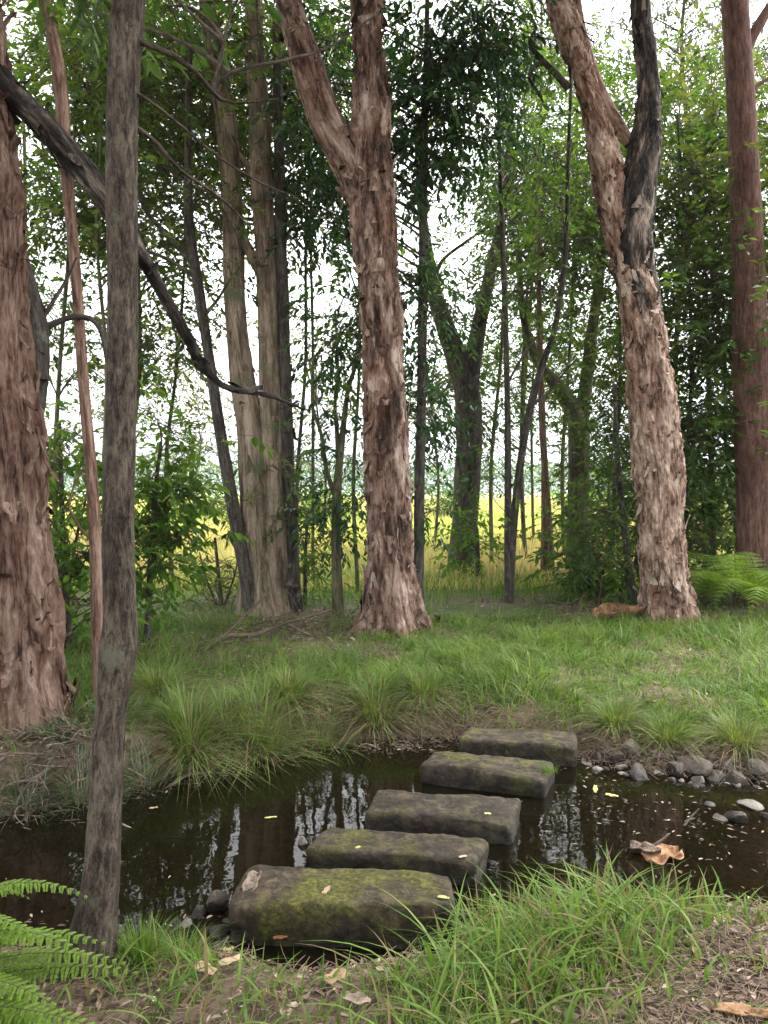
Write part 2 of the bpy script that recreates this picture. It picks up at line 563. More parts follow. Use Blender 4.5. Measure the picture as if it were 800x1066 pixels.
M['yellow_leaf'] = leaf_mat('yellow_leaf', [(0, (.5, .46, .16)), (1, (.62, .6, .3))], .3, (1, 1, 1), .5, .3)
M['tan_leaf'] = leaf_mat('tan_leaf', [(0, (.34, .22, .13)), (1, (.5, .36, .24))], .2, (1, 1, 1), .6, .3)
M['rust_leaf'] = leaf_mat('rust_leaf', [(0, (.2, .075, .035)), (1, (.32, .14, .07))], .2, (1, 1, 1), .6, .3)


def ground_mat():
    m, N, L = new_mat('forest_floor')
    pos = N.new('ShaderNodeNewGeometry').outputs['Position']
    n1 = noise(N, L, pos, 3.0, 8, .65)
    n2_ = noise(N, L, pos, 26, 6, .7)
    n3 = noise(N, L, pos, 1.1, 4, .6)
    soil = ramp(N, [(.3, (.035, .025, .018)), (.48, (.1, .07, .05)), (.6, (.18, .13, .097)), (.75, (.28, .215, .165))])
    L.new(mathn(N, L, 'ADD', mathn(N, L, 'MULTIPLY', n1, .4), mathn(N, L, 'MULTIPLY', n2_, .6)), soil.inputs[0])
    moss = ramp(N, [(.3, (.02, .034, .008)), (.55, (.06, .085, .018)), (.75, (.12, .14, .04))])
    L.new(n2_, moss.inputs[0])
    a = attr(N, 'tint').outputs['Fac']      # 0 soil .. 1 green, 2 field
    g = mathn(N, L, 'ADD', a, mathn(N, L, 'MULTIPLY', mathn(N, L, 'SUBTRACT', n3, .5), 1.2))
    gr = ramp(N, [(.35, (0, 0, 0)), (.65, (1, 1, 1))])
    L.new(g, gr.inputs[0])
    c = mixc(N, L, gr.outputs[0], soil.outputs[0], moss.outputs[0])
    fl = ramp(N, [(.38, (.3, .22, .13)), (.5, (.4, .36, .17)), (.6, (.24, .29, .09))])
    L.new(noise(N, L, pos, .12, 6, .6), fl.inputs[0])
    ff = mathn(N, L, 'SUBTRACT', a, 1.0, True)
    c = mixc(N, L, ff, c, fl.outputs[0])
    b = N.new('ShaderNodeBsdfPrincipled')
    L.new(c, b.inputs['Base Color'])
    b.inputs['Roughness'].default_value = .92
    b.inputs['Specular IOR Level'].default_value = .2
    bp = N.new('ShaderNodeBump')
    bp.inputs['Strength'].default_value = .8
    bp.inputs['Distance'].default_value = .03
    L.new(n2_, bp.inputs['Height'])
    L.new(bp.outputs[0], b.inputs['Normal'])
    o = N.new('ShaderNodeOutputMaterial')
    L.new(b.outputs[0], o.inputs[0])
    return m


def water_mat():
    m, N, L = new_mat('creek_water')
    pos = N.new('ShaderNodeNewGeometry').outputs['Position']
    nz = noise(N, L, pos, 3.2, 3, .5, .4, (1, 1.6, 1))
    bp = N.new('ShaderNodeBump')
    bp.inputs['Strength'].default_value = .035
    bp.inputs['Distance'].default_value = .03
    L.new(nz, bp.inputs['Height'])
    fr = N.new('ShaderNodeFresnel')
    fr.inputs['IOR'].default_value = 1.34
    L.new(bp.outputs[0], fr.inputs['Normal'])
    g = N.new('ShaderNodeBsdfGlossy')
    g.inputs['Roughness'].default_value = .012
    L.new(bp.outputs[0], g.inputs['Normal'])
    tr = N.new('ShaderNodeBsdfTransparent')
    tr.inputs[0].default_value = (.36, .3, .19, 1)
    df = N.new('ShaderNodeBsdfDiffuse')
    df.inputs[0].default_value = (.009, .0075, .004, 1)
    mu = N.new('ShaderNodeMixShader')
    mu.inputs[0].default_value = .48
    L.new(tr.outputs[0], mu.inputs[1])
    L.new(df.outputs[0], mu.inputs[2])
    mx = N.new('ShaderNodeMixShader')
    L.new(fr.outputs[0], mx.inputs[0])
    L.new(mu.outputs[0], mx.inputs[1])
    L.new(g.outputs[0], mx.inputs[2])
    o = N.new('ShaderNodeOutputMaterial')
    L.new(mx.outputs[0], o.inputs[0])
    return m


def stone_mat(name, stops, moss=None, wet=True, scale=14):
    m, N, L = new_mat(name)
    geo = N.new('ShaderNodeNewGeometry')
    pos = geo.outputs['Position']
    n1 = noise(N, L, pos, scale, 8, .68, .3)
    n2_ = noise(N, L, pos, scale * .28, 5, .6)
    r = ramp(N, stops)
    L.new(n1, r.inputs[0])
    c = r.outputs[0]
    v = noise(N, L, pos, scale * 5, 3, .6)
    sp = ramp(N, [(.62, (0, 0, 0)), (.72, (1, 1, 1))])
    L.new(v, sp.inputs[0])
    c = mixc(N, L, mathn(N, L, 'MULTIPLY', sp.outputs[0], .35), c, (.2, .19, .15))
    if moss:
        mr = ramp(N, [(moss[0], (0, 0, 0)), (moss[1], (1, 1, 1))])
        L.new(mathn(N, L, 'ADD', mathn(N, L, 'MULTIPLY', n2_, .75), mathn(N, L, 'MULTIPLY', n1, .25)), mr.inputs[0])
        mc = ramp(N, [(.35, (.02, .024, .005)), (.52, (.07, .07, .012)), (.68, (.16, .145, .028))])
        L.new(noise(N, L, pos, 45, 4, .7), mc.inputs[0])
        c = mixc(N, L, mr.outputs[0], c, mc.outputs[0])
    rough = .85
    b = N.new('ShaderNodeBsdfPrincipled')
    if wet:
        sx = N.new('ShaderNodeSeparateXYZ')
        L.new(pos, sx.inputs[0])
        wr = N.new('ShaderNodeMapRange')
        wr.inputs[1].default_value = WATER_Z + .03
        wr.inputs[2].default_value = WATER_Z + .15
        zz = mathn(N, L, 'ADD', sx.outputs[2], mathn(N, L, 'MULTIPLY', mathn(N, L, 'SUBTRACT', n2_, .5), .12))
        L.new(zz, wr.inputs[0])
        # soaked band above the waterline: algae-dark stone
        c = mixc(N, L, wr.outputs[0], mixc(N, L, 1.0, c, (.3, .3, .3), 'MULTIPLY'), c)
        rr = N.new('ShaderNodeMapRange')
        rr.inputs[3].default_value = .55
        rr.inputs[4].default_value = .88
        L.new(wr.outputs[0], rr.inputs[0])
        L.new(rr.outputs[0], b.inputs['Roughness'])
    else:
        b.inputs['Roughness'].default_value = rough
    L.new(c, b.inputs['Base Color'])
    b.inputs['Specular IOR Level'].default_value = .3
    bp = N.new('ShaderNodeBump')
    bp.inputs['Strength'].default_value = .9
    bp.inputs['Distance'].default_value = .02
    L.new(n1, bp.inputs['Height'])
    L.new(bp.outputs[0], b.inputs['Normal'])
    o = N.new('ShaderNodeOutputMaterial')
    L.new(b.outputs[0], o.inputs[0])
    return m


M['ground'] = ground_mat()
M['water'] = water_mat()
M['slab'] = stone_mat('mossy_slab', [(.3, (.008, .006, .004)), (.5, (.034, .025, .015)), (.7, (.105, .08, .05))], (.5, .7))
M['slab_green'] = stone_mat('very_mossy_slab', [(.3, (.008, .006, .004)), (.5, (.034, .025, .014)), (.7, (.11, .082, .05))], (.46, .62))
M['rock'] = stone_mat('creek_rock', [(.3, (.026, .02, .016)), (.5, (.075, .06, .048)), (.7, (.165, .138, .114))], None, True, 9)
M['rock_brown'] = stone_mat('brown_creek_rock', [(.3, (.028, .02, .016)), (.5, (.075, .054, .042)), (.7, (.15, .115, .092))], None, True, 9)
M['rock_pale'] = stone_mat('pale_creek_rock', [(.3, (.06, .052, .045)), (.5, (.13, .115, .1)), (.7, (.22, .2, .18))], None, False, 9)
m, N_, L_ = new_mat('far_hill')
b_ = N_.new('ShaderNodeBsdfPrincipled')
r_ = ramp(N_, [(.35, (.025, .04, .02)), (.65, (.06, .08, .04))])
L_.new(noise(N_, L_, N_.new('ShaderNodeNewGeometry').outputs['Position'], .02, 6, .6), r_.inputs[0])
L_.new(r_.outputs[0], b_.inputs['Base Color'])
b_.inputs['Roughness'].default_value = 1
o_ = N_.new('ShaderNodeOutputMaterial')
L_.new(b_.outputs[0], o_.inputs[0])
M['hill'] = m


# ------------------------------------------------------------------ setting: ground, water, hills
def grass_amount(x, y):
    """0 bare .. 1 thick grass on the near and far banks"""
    x = np.asarray(x, float)
    y = np.asarray(y, float)
    nz = n2(x, y, 1.3, 21, 3)
    nf = n2(x, y, 3.3, 27, 2)
    fb = y - far_edge(x)
    nb = near_edge(x) - y
    g = np.zeros_like(x)
    edge = .05 + .2 * sstep(1.1, 1.6, x)
    far = sstep(edge, edge + .3, fb) * np.clip(.78 + 1.5 * (nz - .45) + 1.1 * (nf - .5), .06, 1)
    # bare litter under the clump left of the centre trunk, and along the landing
    for (cx, cy, rx, ry, k) in ((-1.25, 8.9, .95, 1.5, .85), (.1, 6.1, .35, .15, .6), (3.9, 9.9, 1.4, .8, .9), (-2.4, 5.0, .9, .55, .7), (-1.3, 7.4, .9, .5, .45), (-.2, 7.6, .8, .35, .35), (2.2, 6.9, .8, .3, .35), (3.3, 7.6, .7, .35, .4), (1.0, 8.6, .9, .3, .3), (-2.3, 8.2, .8, .8, .5), (1.9, 11.0, 1.2, .6, .4), (.9, 6.1, .25, .12, .5)):
        q = ((x - cx) / rx) ** 2 + ((y - cy) / ry) ** 2
        far = far * (1 - k * np.exp(-q))
    g = np.where(fb > 0, far, g)
    near = sstep(-.05, .3, nb) * .11 * np.ones_like(x)
    q = ((x - .52) / .62) ** 2 + ((y - 3.05) / .45) ** 2
    near = near + 1.1 * np.exp(-q ** 2)
    q = ((x - 1.25) / .4) ** 2 + ((y - 3.3) / .25) ** 2
    near = near + .55 * np.exp(-q)
    q = ((x - .25) / .45) ** 2 + ((y - 2.5) / .3) ** 2
    near = near + .75 * np.exp(-q)
    q = ((x + .75) / .35) ** 2 + ((y - 2.75) / .35) ** 2
    near = near + .42 * np.exp(-q)
    g = np.where(nb > -.1, np.maximum(g, near), g)
    return np.clip(g, 0, 1)


def spaced(a, b, fine, lo, hi, grow):
    v = list(np.arange(a, b + fine * .5, fine))
    s, x = fine, v[-1]
    while x < hi:
        s *= grow
        x += s
        v.append(x)
    s, x = fine, v[0]
    while x > lo:
        s *= grow
        x -= s
        v.insert(0, x)
    return np.array(v)


xs = spaced(-3.2, 3.6, .025, -2700, 2700, 1.14)
ys = spaced(1.6, 7.2, .025, -200, 2700, 1.11)
X, Y = np.meshgrid(xs, ys)
hh = H(X.ravel(), Y.ravel())
fine = (n2(X.ravel(), Y.ravel(), 17, 33, 2) - .5) * .03 * (np.abs(X.ravel()) < 6) * (Y.ravel() < 12)
mb = MB()
nx, ny = len(xs), len(ys)
i = np.arange(ny - 1)[:, None] * nx
j = np.arange(nx - 1)[None]
q = np.stack([i + j, i + j + 1, i + j + 1 + nx, i + j + nx], -1).reshape(-1, 4)
ga = grass_amount(X.ravel(), Y.ravel())
inch = (Y.ravel() > near_edge(X.ravel()) - .1) & (Y.ravel() < far_edge(X.ravel()) + .1)
ga = np.where(inch, -.2, ga)
moss = np.exp(-(((X.ravel() + .12) / .5) ** 2 + ((Y.ravel() - 3.0) / .16) ** 2) ** 2)
ga = np.maximum(ga * .8, moss * .95) + 1.2 * sstep(12, 19, Y.ravel())
mb.add(np.stack([X.ravel(), Y.ravel(), hh + fine], 1), q, 0, ga)
tag(mb.build('ground', M['ground']), kind='structure')

mb = MB()
wx = np.linspace(-30, 30, 61)
wy = np.linspace(2.2, 7.4, 7)
X, Y = np.meshgrid(wx, wy)
i = np.arange(6)[:, None] * 61
j = np.arange(60)[None]
mb.add(np.stack([X.ravel(), Y.ravel(), np.full(X.size, WATER_Z)], 1), np.stack([i + j, i + j + 1, i + j + 62, i + j + 61], -1).reshape(-1, 4))
tag(mb.build('water', M['water']), kind='structure')

mb = MB()
hx = np.linspace(-2600, 2600, 160)
rows = np.linspace(0, 1, 24)
X, Rr = np.meshgrid(hx, rows)
ridge = 55 + 75 * n2(hx, hx * 0, .0016, 61, 4) + 40 * np.exp(-((hx + 350) / 420) ** 2)
Zh = np.sin(Rr * np.pi) ** .9 * ridge[None] + (n2(X.ravel(), Rr.ravel() * 700, .008, 66, 3).reshape(X.shape) - .5) * 16 * np.sin(Rr * np.pi) - 1
Yh = 1750 + Rr * 900
i = np.arange(23)[:, None] * 160
j = np.arange(159)[None]
mb.add(np.stack([X.ravel(), Yh.ravel(), Zh.ravel()], 1), np.stack([i + j, i + j + 1, i + j + 161, i + j + 160], -1).reshape(-1, 4))
tag(mb.build('hills', M['hill']), kind='structure')


# ------------------------------------------------------------------ grass
def blades(mb, base, h, w, az, lean, tint, segs=4, mat=0, droop=1.0):
    """arching blades; lean = outward reach relative to height"""
    N = len(base)
    if N == 0:
        return
    h = np.broadcast_to(h, (N,))
    w = np.broadcast_to(w, (N,))
    lean = np.broadcast_to(lean, (N,))
    d = np.stack([np.cos(az), np.sin(az), np.zeros(N)], 1)
    s = np.stack([-np.sin(az), np.cos(az), np.zeros(N)], 1)
    tw = RNG.normal(0, .5, N)
    s = s * np.cos(tw)[:, None] + d * np.sin(tw)[:, None]
    vs = []
    for k in range(segs + 1):
        f = k / segs
        out = lean * h * (f ** 1.8)
        up = h * (f - droop * .42 * lean * f ** 2.6)
        c = base + d * out[:, None]
        c = c + np.array((0, 0, 1.)) * up[:, None]
        ww = w * (1 - f ** 2.2) * (.65 + .6 * f * (1 - f) * 2)
        if k < segs:
            vs += [c - s * ww[:, None] * .5, c + s * ww[:, None] * .5]
        else:
            vs += [c]
    v = np.stack(vs, 1)
    nv = v.shape[1]
    b = np.arange(N)[:, None] * nv
    qs = np.concatenate([b + np.array([[2 * k, 2 * k + 1, 2 * k + 3, 2 * k + 2]]) for k in range(segs - 1)])
    tr = b + np.array([[2 * segs - 2, 2 * segs - 1, 2 * segs]])
    tt = np.repeat(tint, nv)
    mb.add(v.reshape(-1, 3), qs, mat, tt)
    # share the vertices: add the tip triangles against the same block
    mb.f.append((tr + mb.n - len(v) * nv, mat, True))


def scatter(x0, x1, y0, y1, n, dens):
    x = RNG.uniform(x0, x1, n)
    y = RNG.uniform(y0, y1, n)
    k = RNG.random(n) < dens(x, y)
    return x[k], y[k]


def far_dens(x, y):
    return grass_amount(x, y) * (y > far_edge(x) + .05)


# bank grass beyond the creek
mb = MB()
x, y = scatter(-4.2, 5.0, 4.5, 9.6, 72000, far_dens)
z = H(x, y)
lush = n2(x, y, 1.1, 41, 3)
clump = n2(x, y, 5.5, 44, 2)
hgt = RNG.uniform(.45, 1.25, len(x)) * (.1 + .2 * np.clip((lush - .3) * 2, 0, 1)) * (.55 + .95 * np.clip((clump - .3) * 2.4, 0, 1))
tn = np.clip(.6 + (n2(x, y, 1.9, 43, 2) - .5) * .6 + (clump - .5) * .3 + RNG.normal(0, .16, len(x)), .2, 1)
tn = np.where(RNG.random(len(x)) < .07, RNG.uniform(0, .15, len(x)), tn)
blades(mb, np.stack([x, y, z - .01], 1), hgt, RNG.uniform(.005, .012, len(x)), n2(x, y, 2.2, 46, 2) * 14 + RNG.normal(0, 1.1, len(x)), RNG.uniform(.3, 1.7, len(x)), tn, 5)
# taller wispy grass farther back
x, y = scatter(-9, 10, 9.0, 19, 36000, lambda x, y: np.clip(.4 + .9 * sstep(10.5, 13, y) + 1.2 * (n2(x, y, .6, 47, 2) - .6), 0, 1) * (1 - .85 * np.exp(-((x + 1.3) / 1.3) ** 2 - ((y - 10.2) / 1.2) ** 2)))
z = H(x, y)
hgt = RNG.uniform(.5, 1.2, len(x)) * (.2 + .1 * sstep(10, 14, y)) * (1 - .5 * sstep(13, 16, y))
blades(mb, np.stack([x, y, z - .01], 1), hgt, RNG.uniform(.007, .014, len(x)), RNG.uniform(0, 6.28, len(x)), RNG.uniform(.1, .7, len(x)), np.clip(RNG.normal(.68 + .2 * sstep(11, 16, y), .2, len(x)), 0, 1), 3)
tag(mb.build('bank_grass', M['grass']), 'lush green grass covering the far bank between the paperbark trunks', 'grass', kind='stuff')

mb = MB()
x, y = scatter(-1.4, 1.9, 1.7, 3.75, 15000, lambda x, y: grass_amount(x, y) * (y < near_edge(x) + .05) * (1 - sstep(.6, .9, 1 - np.abs(x + .12) / 2.2) * (np.abs(x + .15) < .5) * (y > 2.75)))
z = H(x, y)
hgt = RNG.uniform(.45, 1.15, len(x)) * (.1 + .15 * grass_amount(x, y))
tn = np.clip(RNG.normal(.66, .17, len(x)), .2, 1)
tn = np.where(RNG.random(len(x)) < .17, RNG.uniform(0, .15, len(x)), tn)
big = RNG.random(len(x)) < .3
blades(mb, np.stack([x, y, z - .01], 1), hgt * np.where(big, 1.25, .9), np.where(big, RNG.uniform(.009, .016, len(x)), RNG.uniform(.003, .007, len(x))), RNG.uniform(0, 6.28, len(x)), RNG.uniform(.3, 1.5, len(x)), tn, 6)
tag(mb.build('near_grass', M['grass']), 'broad bladed bright green grass in the foreground right of the slabs', 'grass', kind='stuff')

mb = MB()
yy = 12.5 * np.exp(RNG.random(80000) * math.log(160 / 12.5))
xx = RNG.uniform(-.62, .62, len(yy)) * yy
z = H(xx, yy)
hgt = RNG.uniform(.45, .95, len(xx)) * (.3 + .5 * sstep(14, 24, yy))
blades(mb, np.stack([xx, yy, z - .02], 1), hgt, .012 + yy * .0011, RNG.uniform(0, 6.28, len(xx)), RNG.uniform(.1, .6, len(xx)), np.clip(.55 + (n2(xx, yy * .35, .16, 51, 4) - .5) * 2.2 + RNG.normal(0, .2, len(xx)), 0, 1), 3)
tag(mb.build('field_grass', M['field']), 'tall yellow green grass of the open field behind the trees', 'field grass', kind='stuff')


def tussock(px, py, d, h, n, label, mat='tussock', spread=.09, lean=(.3, 2.1), brown=.42, wid=(.004, .008), group=None):
    c = P(px, py, d)
    gz = hz(c[0], c[1])
    rg = np.random.default_rng(int(px * 7 + py))
    a = rg.uniform(0, 6.28, n)
    r = spread * np.sqrt(rg.random(n))
    b = np.stack([c[0] + r * np.cos(a), c[1] + r * np.sin(a), np.zeros(n)], 1)
    b[:, 2] = H(b[:, 0], b[:, 1]) - .02
    ln = rg.uniform(lean[0], lean[1], n) * (.35 + .65 * r / spread)
    tn = np.where(rg.random(n) < brown, rg.uniform(0, .25, n), np.clip(rg.normal(.62, .17, n), .28, 1))
    hh = h * rg.uniform(.55, 1.1, n) * np.where(tn < .26, .75, 1)
    m_ = MB()
    blades(m_, b, hh, rg.uniform(wid[0], wid[1], n), a + rg.normal(0, .5, n), np.where(tn < .26, ln * 1.25, ln), tn, 7, 0, 1.25)
    o = m_.build('grass_tussock', M[mat], None, (c[0], c[1], gz))
    tag(o, label, 'grass tussock', group or 'grass tussocks on the creek banks')
    return o


def gd(py, z=0.0):
    return (CAM_H - z) * F / (py - HOR)


TUS = [
    (198, 775, .42, 900, 'arching green tussock on the far bank, nearest the right side of the slim grey trunk', 'tussock', .12),
    (272, 782, .46, 1100, 'largest fountain shaped tussock with a straw skirt behind the middle of the pool', 'tussock', .13),
    (338, 768, .36, 700, 'low spreading tussock on the far bank between the fountain tussock and the tangle of sticks', 'tussock', .12),
    (238, 765, .34, 500, 'short tussock tucked between the two tall arching tussocks on the far bank', 'tussock', .1),
    (392, 742, .38, 700, 'rounded tussock on the bank top below the big middle trunk', 'tussock', .12),
    (85, 808, .27, 600, 'bluish green tussock drooping to the water beside the roots of the big left trunk', 'blue_tussock', .12),
    (152, 798, .27, 600, 'bluish tussock at the far waterline just right of the slim grey trunk', 'blue_tussock', .11),
    (30, 828, .24, 500, 'dark bluish tussock at the left picture edge below the root tangle', 'blue_tussock', .12),
    (118, 770, .22, 350, 'bluish tussock high on the bank between the big left trunk and the slim grey trunk', 'blue_tussock', .12),
    (60, 790, .18, 300, 'bluish tussock in the dead twigs directly under the big left trunk', 'blue_tussock', .12),
    (165, 745, .4, 700, 'green tussock farthest back beside the slim grey trunk on the far bank', 'tussock', .12),
    (300, 742, .34, 600, 'green tussock on the bank top behind the fountain shaped one', 'tussock', .12),
    (440, 735, .3, 500, 'short green tussock on the bank top above the farthest slab', 'tussock', .11),
    (640, 778, .26, 600, 'green tussock leaning over the rocks just right of the farthest slab', 'tussock', .1),
    (695, 768, .26, 600, 'tussock above the rocky shallows, second to the right of the farthest slab', 'tussock', .12),
    (768, 770, .28, 600, 'tussock on the far bank nearest the right picture edge above the rocks', 'tussock', .13),
]
for (px, py, h, n, lab, mt, sp) in TUS:
    d = gd(py, -.12)
    c = P(px, py, d)
    d = max(d, float(far_edge(c[0])) + (.36 if c[0] > 1.2 else .08))
    tussock(px, py, d, h * (1.12 if mt == 'tussock' else 1.15), n, lab, mt, sp, wid=(.004, .010))
tussock(148, 985, 2.85, .24, 420, 'small yellow green tussock at the foot of the slim grey trunk', 'grass', .05, (.1, 1.1), .05, (.003, .006))
tussock(190, 1000, 2.95, .2, 300, 'thin dry tufted tussock between the slim trunk and the nearest slab', 'tussock', .07, (.4, 1.6), .35, (.002, .004))

# ------------------------------------------------------------------ litter
mb = MB()


def litter(x, y, size, tint_lo=0, tint_hi=1, lift=.006):
    n = len(x)
    z = H(x, y)
    k = z > WATER_Z + .01
    x, y, z = x[k], y[k], z[k]
    n = len(x)
    u = norm(np.stack([RNG.normal(size=n), RNG.normal(size=n), RNG.normal(0, .22, n)], 1))
    nn = norm(np.stack([RNG.normal(0, .3, n), RNG.normal(0, .3, n), np.ones(n)], 1))
    Ls = RNG.uniform(.5, 1.2, n) * size
    add_leaves(mb, np.stack([x, y, z + lift + RNG.uniform(0, .015, n)], 1), u, nn, Ls, Ls * RNG.uniform(.22, .5, n), RNG.uniform(tint_lo, tint_hi, n) ** 2.2, 0, False, .1 * 1)


x = RNG.uniform(-1.6, 1.9, 18000)
x[12000:] = RNG.normal(1.4, .4, 6000)
y = RNG.uniform(1.5, 3.6, 18000)
k = RNG.random(18000) < .5 + .5 * (n2(x, y, 2.2, 71, 2) - .4)
litter(x[k], y[k], .042)
x = RNG.uniform(-4, 5.5, 16000)
y = RNG.uniform(4.5, 12, 16000)
k = RNG.random(16000) < (1 - grass_amount(x, y)) * .8 * (y > far_edge(x) + .03)
litter(x[k], y[k], .075)
tag(mb.build('leaf_litter', M['litter']), 'brown fallen leaves and bark scraps scattered over bare earth on both banks', 'leaf litter', kind='stuff')

mb = MB()
n = 700
x = RNG.uniform(-2.4, 2.6, n)
f = RNG.random(n)
f = np.where(RNG.random(n) < .6, np.where(f < .5, f * .16, 1 - (1 - f) * .2), f)
x[450:] = RNG.normal(1.75, .4, 250)
f[450:] = np.clip(RNG.normal(.5, .25, 250), 0, 1)
k = RNG.random(n) < np.where((f > .15) & (f < .85) & (x < 1.2), .25, .9)
x, f = x[k], f[k]
y = near_edge(x) + .1 + (far_edge(x) - near_edge(x) - .1) * f
u = norm(np.stack([RNG.normal(size=len(x)), RNG.normal(size=len(x)), x * 0], 1))
Ls = RNG.uniform(.008, .045, len(x))
add_leaves(mb, np.stack([x, y, np.full(len(x), WATER_Z + .003)], 1), u, np.tile((0, 0, 1.), (len(x), 1)) + RNG.normal(0, .06, (len(x), 3)), Ls, Ls * RNG.uniform(.12, .5, len(x)), RNG.random(len(x)) ** 1.6, 0, False, .03)
tag(mb.build('floating_debris', M['litter']), 'bits of leaf and twig floating on the dark creek', 'floating debris', kind='stuff')

mb = MB()
n = 7000
x = RNG.uniform(-1.6, 1.9, n)
y = RNG.uniform(1.5, 3.6, n)
x[3500:] = RNG.normal(1.3, .4, 3500)
z = H(x, y)
k = z > WATER_Z
base = np.stack([x, y, z + .012], 1)[k]
u = norm(np.stack([RNG.normal(size=len(base)), RNG.normal(size=len(base)), RNG.normal(0, .12, len(base))], 1))
ln = RNG.uniform(.04, .16, len(base))
batch_tubes(mb, base, base + u * ln[:, None] * .5 + RNG.normal(0, .008, base.shape) + np.array((0, 0, .006)), base + u * ln[:, None], .0016, .001, 4, 3, 0, RNG.random())
n = 9000
x = RNG.uniform(-3.6, 3.2, n)
x[5200:] = RNG.uniform(-1.4, .6, 3800)
x[:5200] = np.where((x[:5200] < -1.5) & (RNG.random(5200) < .6), RNG.uniform(-1.2, 3.2, 5200), x[:5200])
y = far_edge(x) + np.abs(RNG.normal(0, .25, n)) + .02
base = np.stack([x, y, H(x, y) + .015], 1)
u = norm(np.stack([RNG.normal(size=n), RNG.normal(size=n) - .5, RNG.normal(-.1, .3, n)], 1))
ln = RNG.uniform(.06, .26, n)
batch_tubes(mb, base, base + u * ln[:, None] * .5 + RNG.normal(0, .012, base.shape) + np.array((0, 0, .015)), base + u * ln[:, None], .0025, .0012, 4, 3, 0, RNG.random())
tag(mb.build('dry_straw', M['straw']), 'dry straw and fine dead stalks lying along the waterline and near bank', 'dry straw', kind='stuff')


# ------------------------------------------------------------------ stepping stones
def slab(corners, zt, thick, mat, label, seed, rnd=.032):
    """corners = photo pixels of the top: back-left, back-right, front-right, front-left"""
    W = [P(px, py, gd(py, zt)) for px, py in corners]
    A = np.array(W)
    c = A.mean(0)
    lx = (np.linalg.norm(A[1] - A[0]) + np.linalg.norm(A[2] - A[3])) / 4
    ly = (np.linalg.norm(A[3] - A[0]) + np.linalg.norm(A[2] - A[1])) / 4
    lz = thick / 2
    nx, ny, nz = 110, 50, 36
    vs, fs, idx = [], [], 0
    size = np.array((lx, ly, lz))

    def face(a, b, na, nb, fixed, sgn):
        nonlocal idx
        g1 = np.linspace(-1, 1, na + 1)
        g2 = np.linspace(-1, 1, nb + 1)
        A1, B1 = np.meshgrid(g1, g2)
        p = np.zeros((A1.size, 3))
        p[:, a], p[:, b], p[:, fixed] = A1.ravel(), B1.ravel(), sgn
        vs.append(p)
        i = np.arange(nb)[:, None] * (na + 1)
        j = np.arange(na)[None]
        q = np.stack([i + j, i + j + 1, i + j + na + 2, i + j + na + 1], -1).reshape(-1, 4)
        if sgn < 0:
            q = q[:, ::-1]
        if fixed == 1:
            q = q[:, ::-1]
        fs.append(q + idx)
        idx += len(p)
    for s in (1, -1):
        face(0, 1, nx, ny, 2, s)
        face(0, 2, nx, nz, 1, s)
        face(1, 2, ny, nz, 0, s)
    q = np.concatenate(vs)
    s = q * size
    inner = np.clip(s, -(size - rnd), size - rnd)
    s = inner + norm(s - inner) * rnd
    nrm = norm(q ** 5)
    o = seed * 7.3
    big = (fbm(s * 5 + o, 3, seed) - .5) * .045 * np.where(np.abs(q[:, 2]) > .99, .35, 1)
    sml = (fbm(s * 22 + o, 5, seed + 4, .6) - .5) * .02
    s = s + nrm * (big + sml)[:, None]
    s[:, 2] += (fbm(np.column_stack([s[:, :2] * 2.2 + o, s[:, 0] * 0]), 2, seed + 9) - .5) * .05 - .01 * (q[:, 0] ** 4)
    u = (s[:, 0] / lx + 1) / 2
    v = (s[:, 1] / ly + 1) / 2         # 0 = front, 1 = back
    top = A[3][None] * ((1 - u) * (1 - v))[:, None] + A[2][None] * (u * (1 - v))[:, None] + A[0][None] * ((1 - u) * v)[:, None] + A[1][None] * (u * v)[:, None]
    w = top.copy()
    w[:, 2] = zt - lz + s[:, 2]
    m_ = MB()
    m_.add(w, np.concatenate(fs), 0)
    org = np.array((c[0], c[1], zt - thick))
    ob = m_.build('stepping_stone', M[mat], None, org)
    # weld the face seams
    import bmesh
    bm = bmesh.new()
    bm.from_mesh(ob.data)
    bmesh.ops.remove_doubles(bm, verts=bm.verts, dist=.0008)
    bmesh.ops.recalc_face_normals(bm, faces=bm.faces)
    bm.to_mesh(ob.data)
    bm.free()
    tag(ob, label, 'stepping stone', 'stone slabs crossing the creek')
    return ob


SLABS = [
    ([(262, 903), (470, 912), (476, 952), (238, 948)], -.125, .36, 'slab_green', 'largest and nearest stepping slab, thick with bright moss, against the near bank', 1),
    ([(340, 861), (508, 876), (498, 902), (318, 884)], -.17, .34, 'slab', 'second stepping slab from the near bank, with a long ridge across its top', 2),
    ([(392, 825), (543, 833), (532, 860), (380, 846)], -.18, .33, 'slab', 'middle stepping slab, flat and brown, third from either bank', 3),
    ([(452, 781), (578, 793), (568, 813), (436, 796)], -.165, .34, 'slab', 'fourth stepping slab from the near bank, with a grass tuft on its right end', 4),
    ([(488, 756), (602, 764), (600, 779), (478, 769)], -.15, .36, 'slab', 'farthest stepping slab, set into the earth of the far bank', 5),
]
for cr, zt, th, mt, lab, sd in SLABS:
    slab(cr, zt, th, mt, lab, sd)


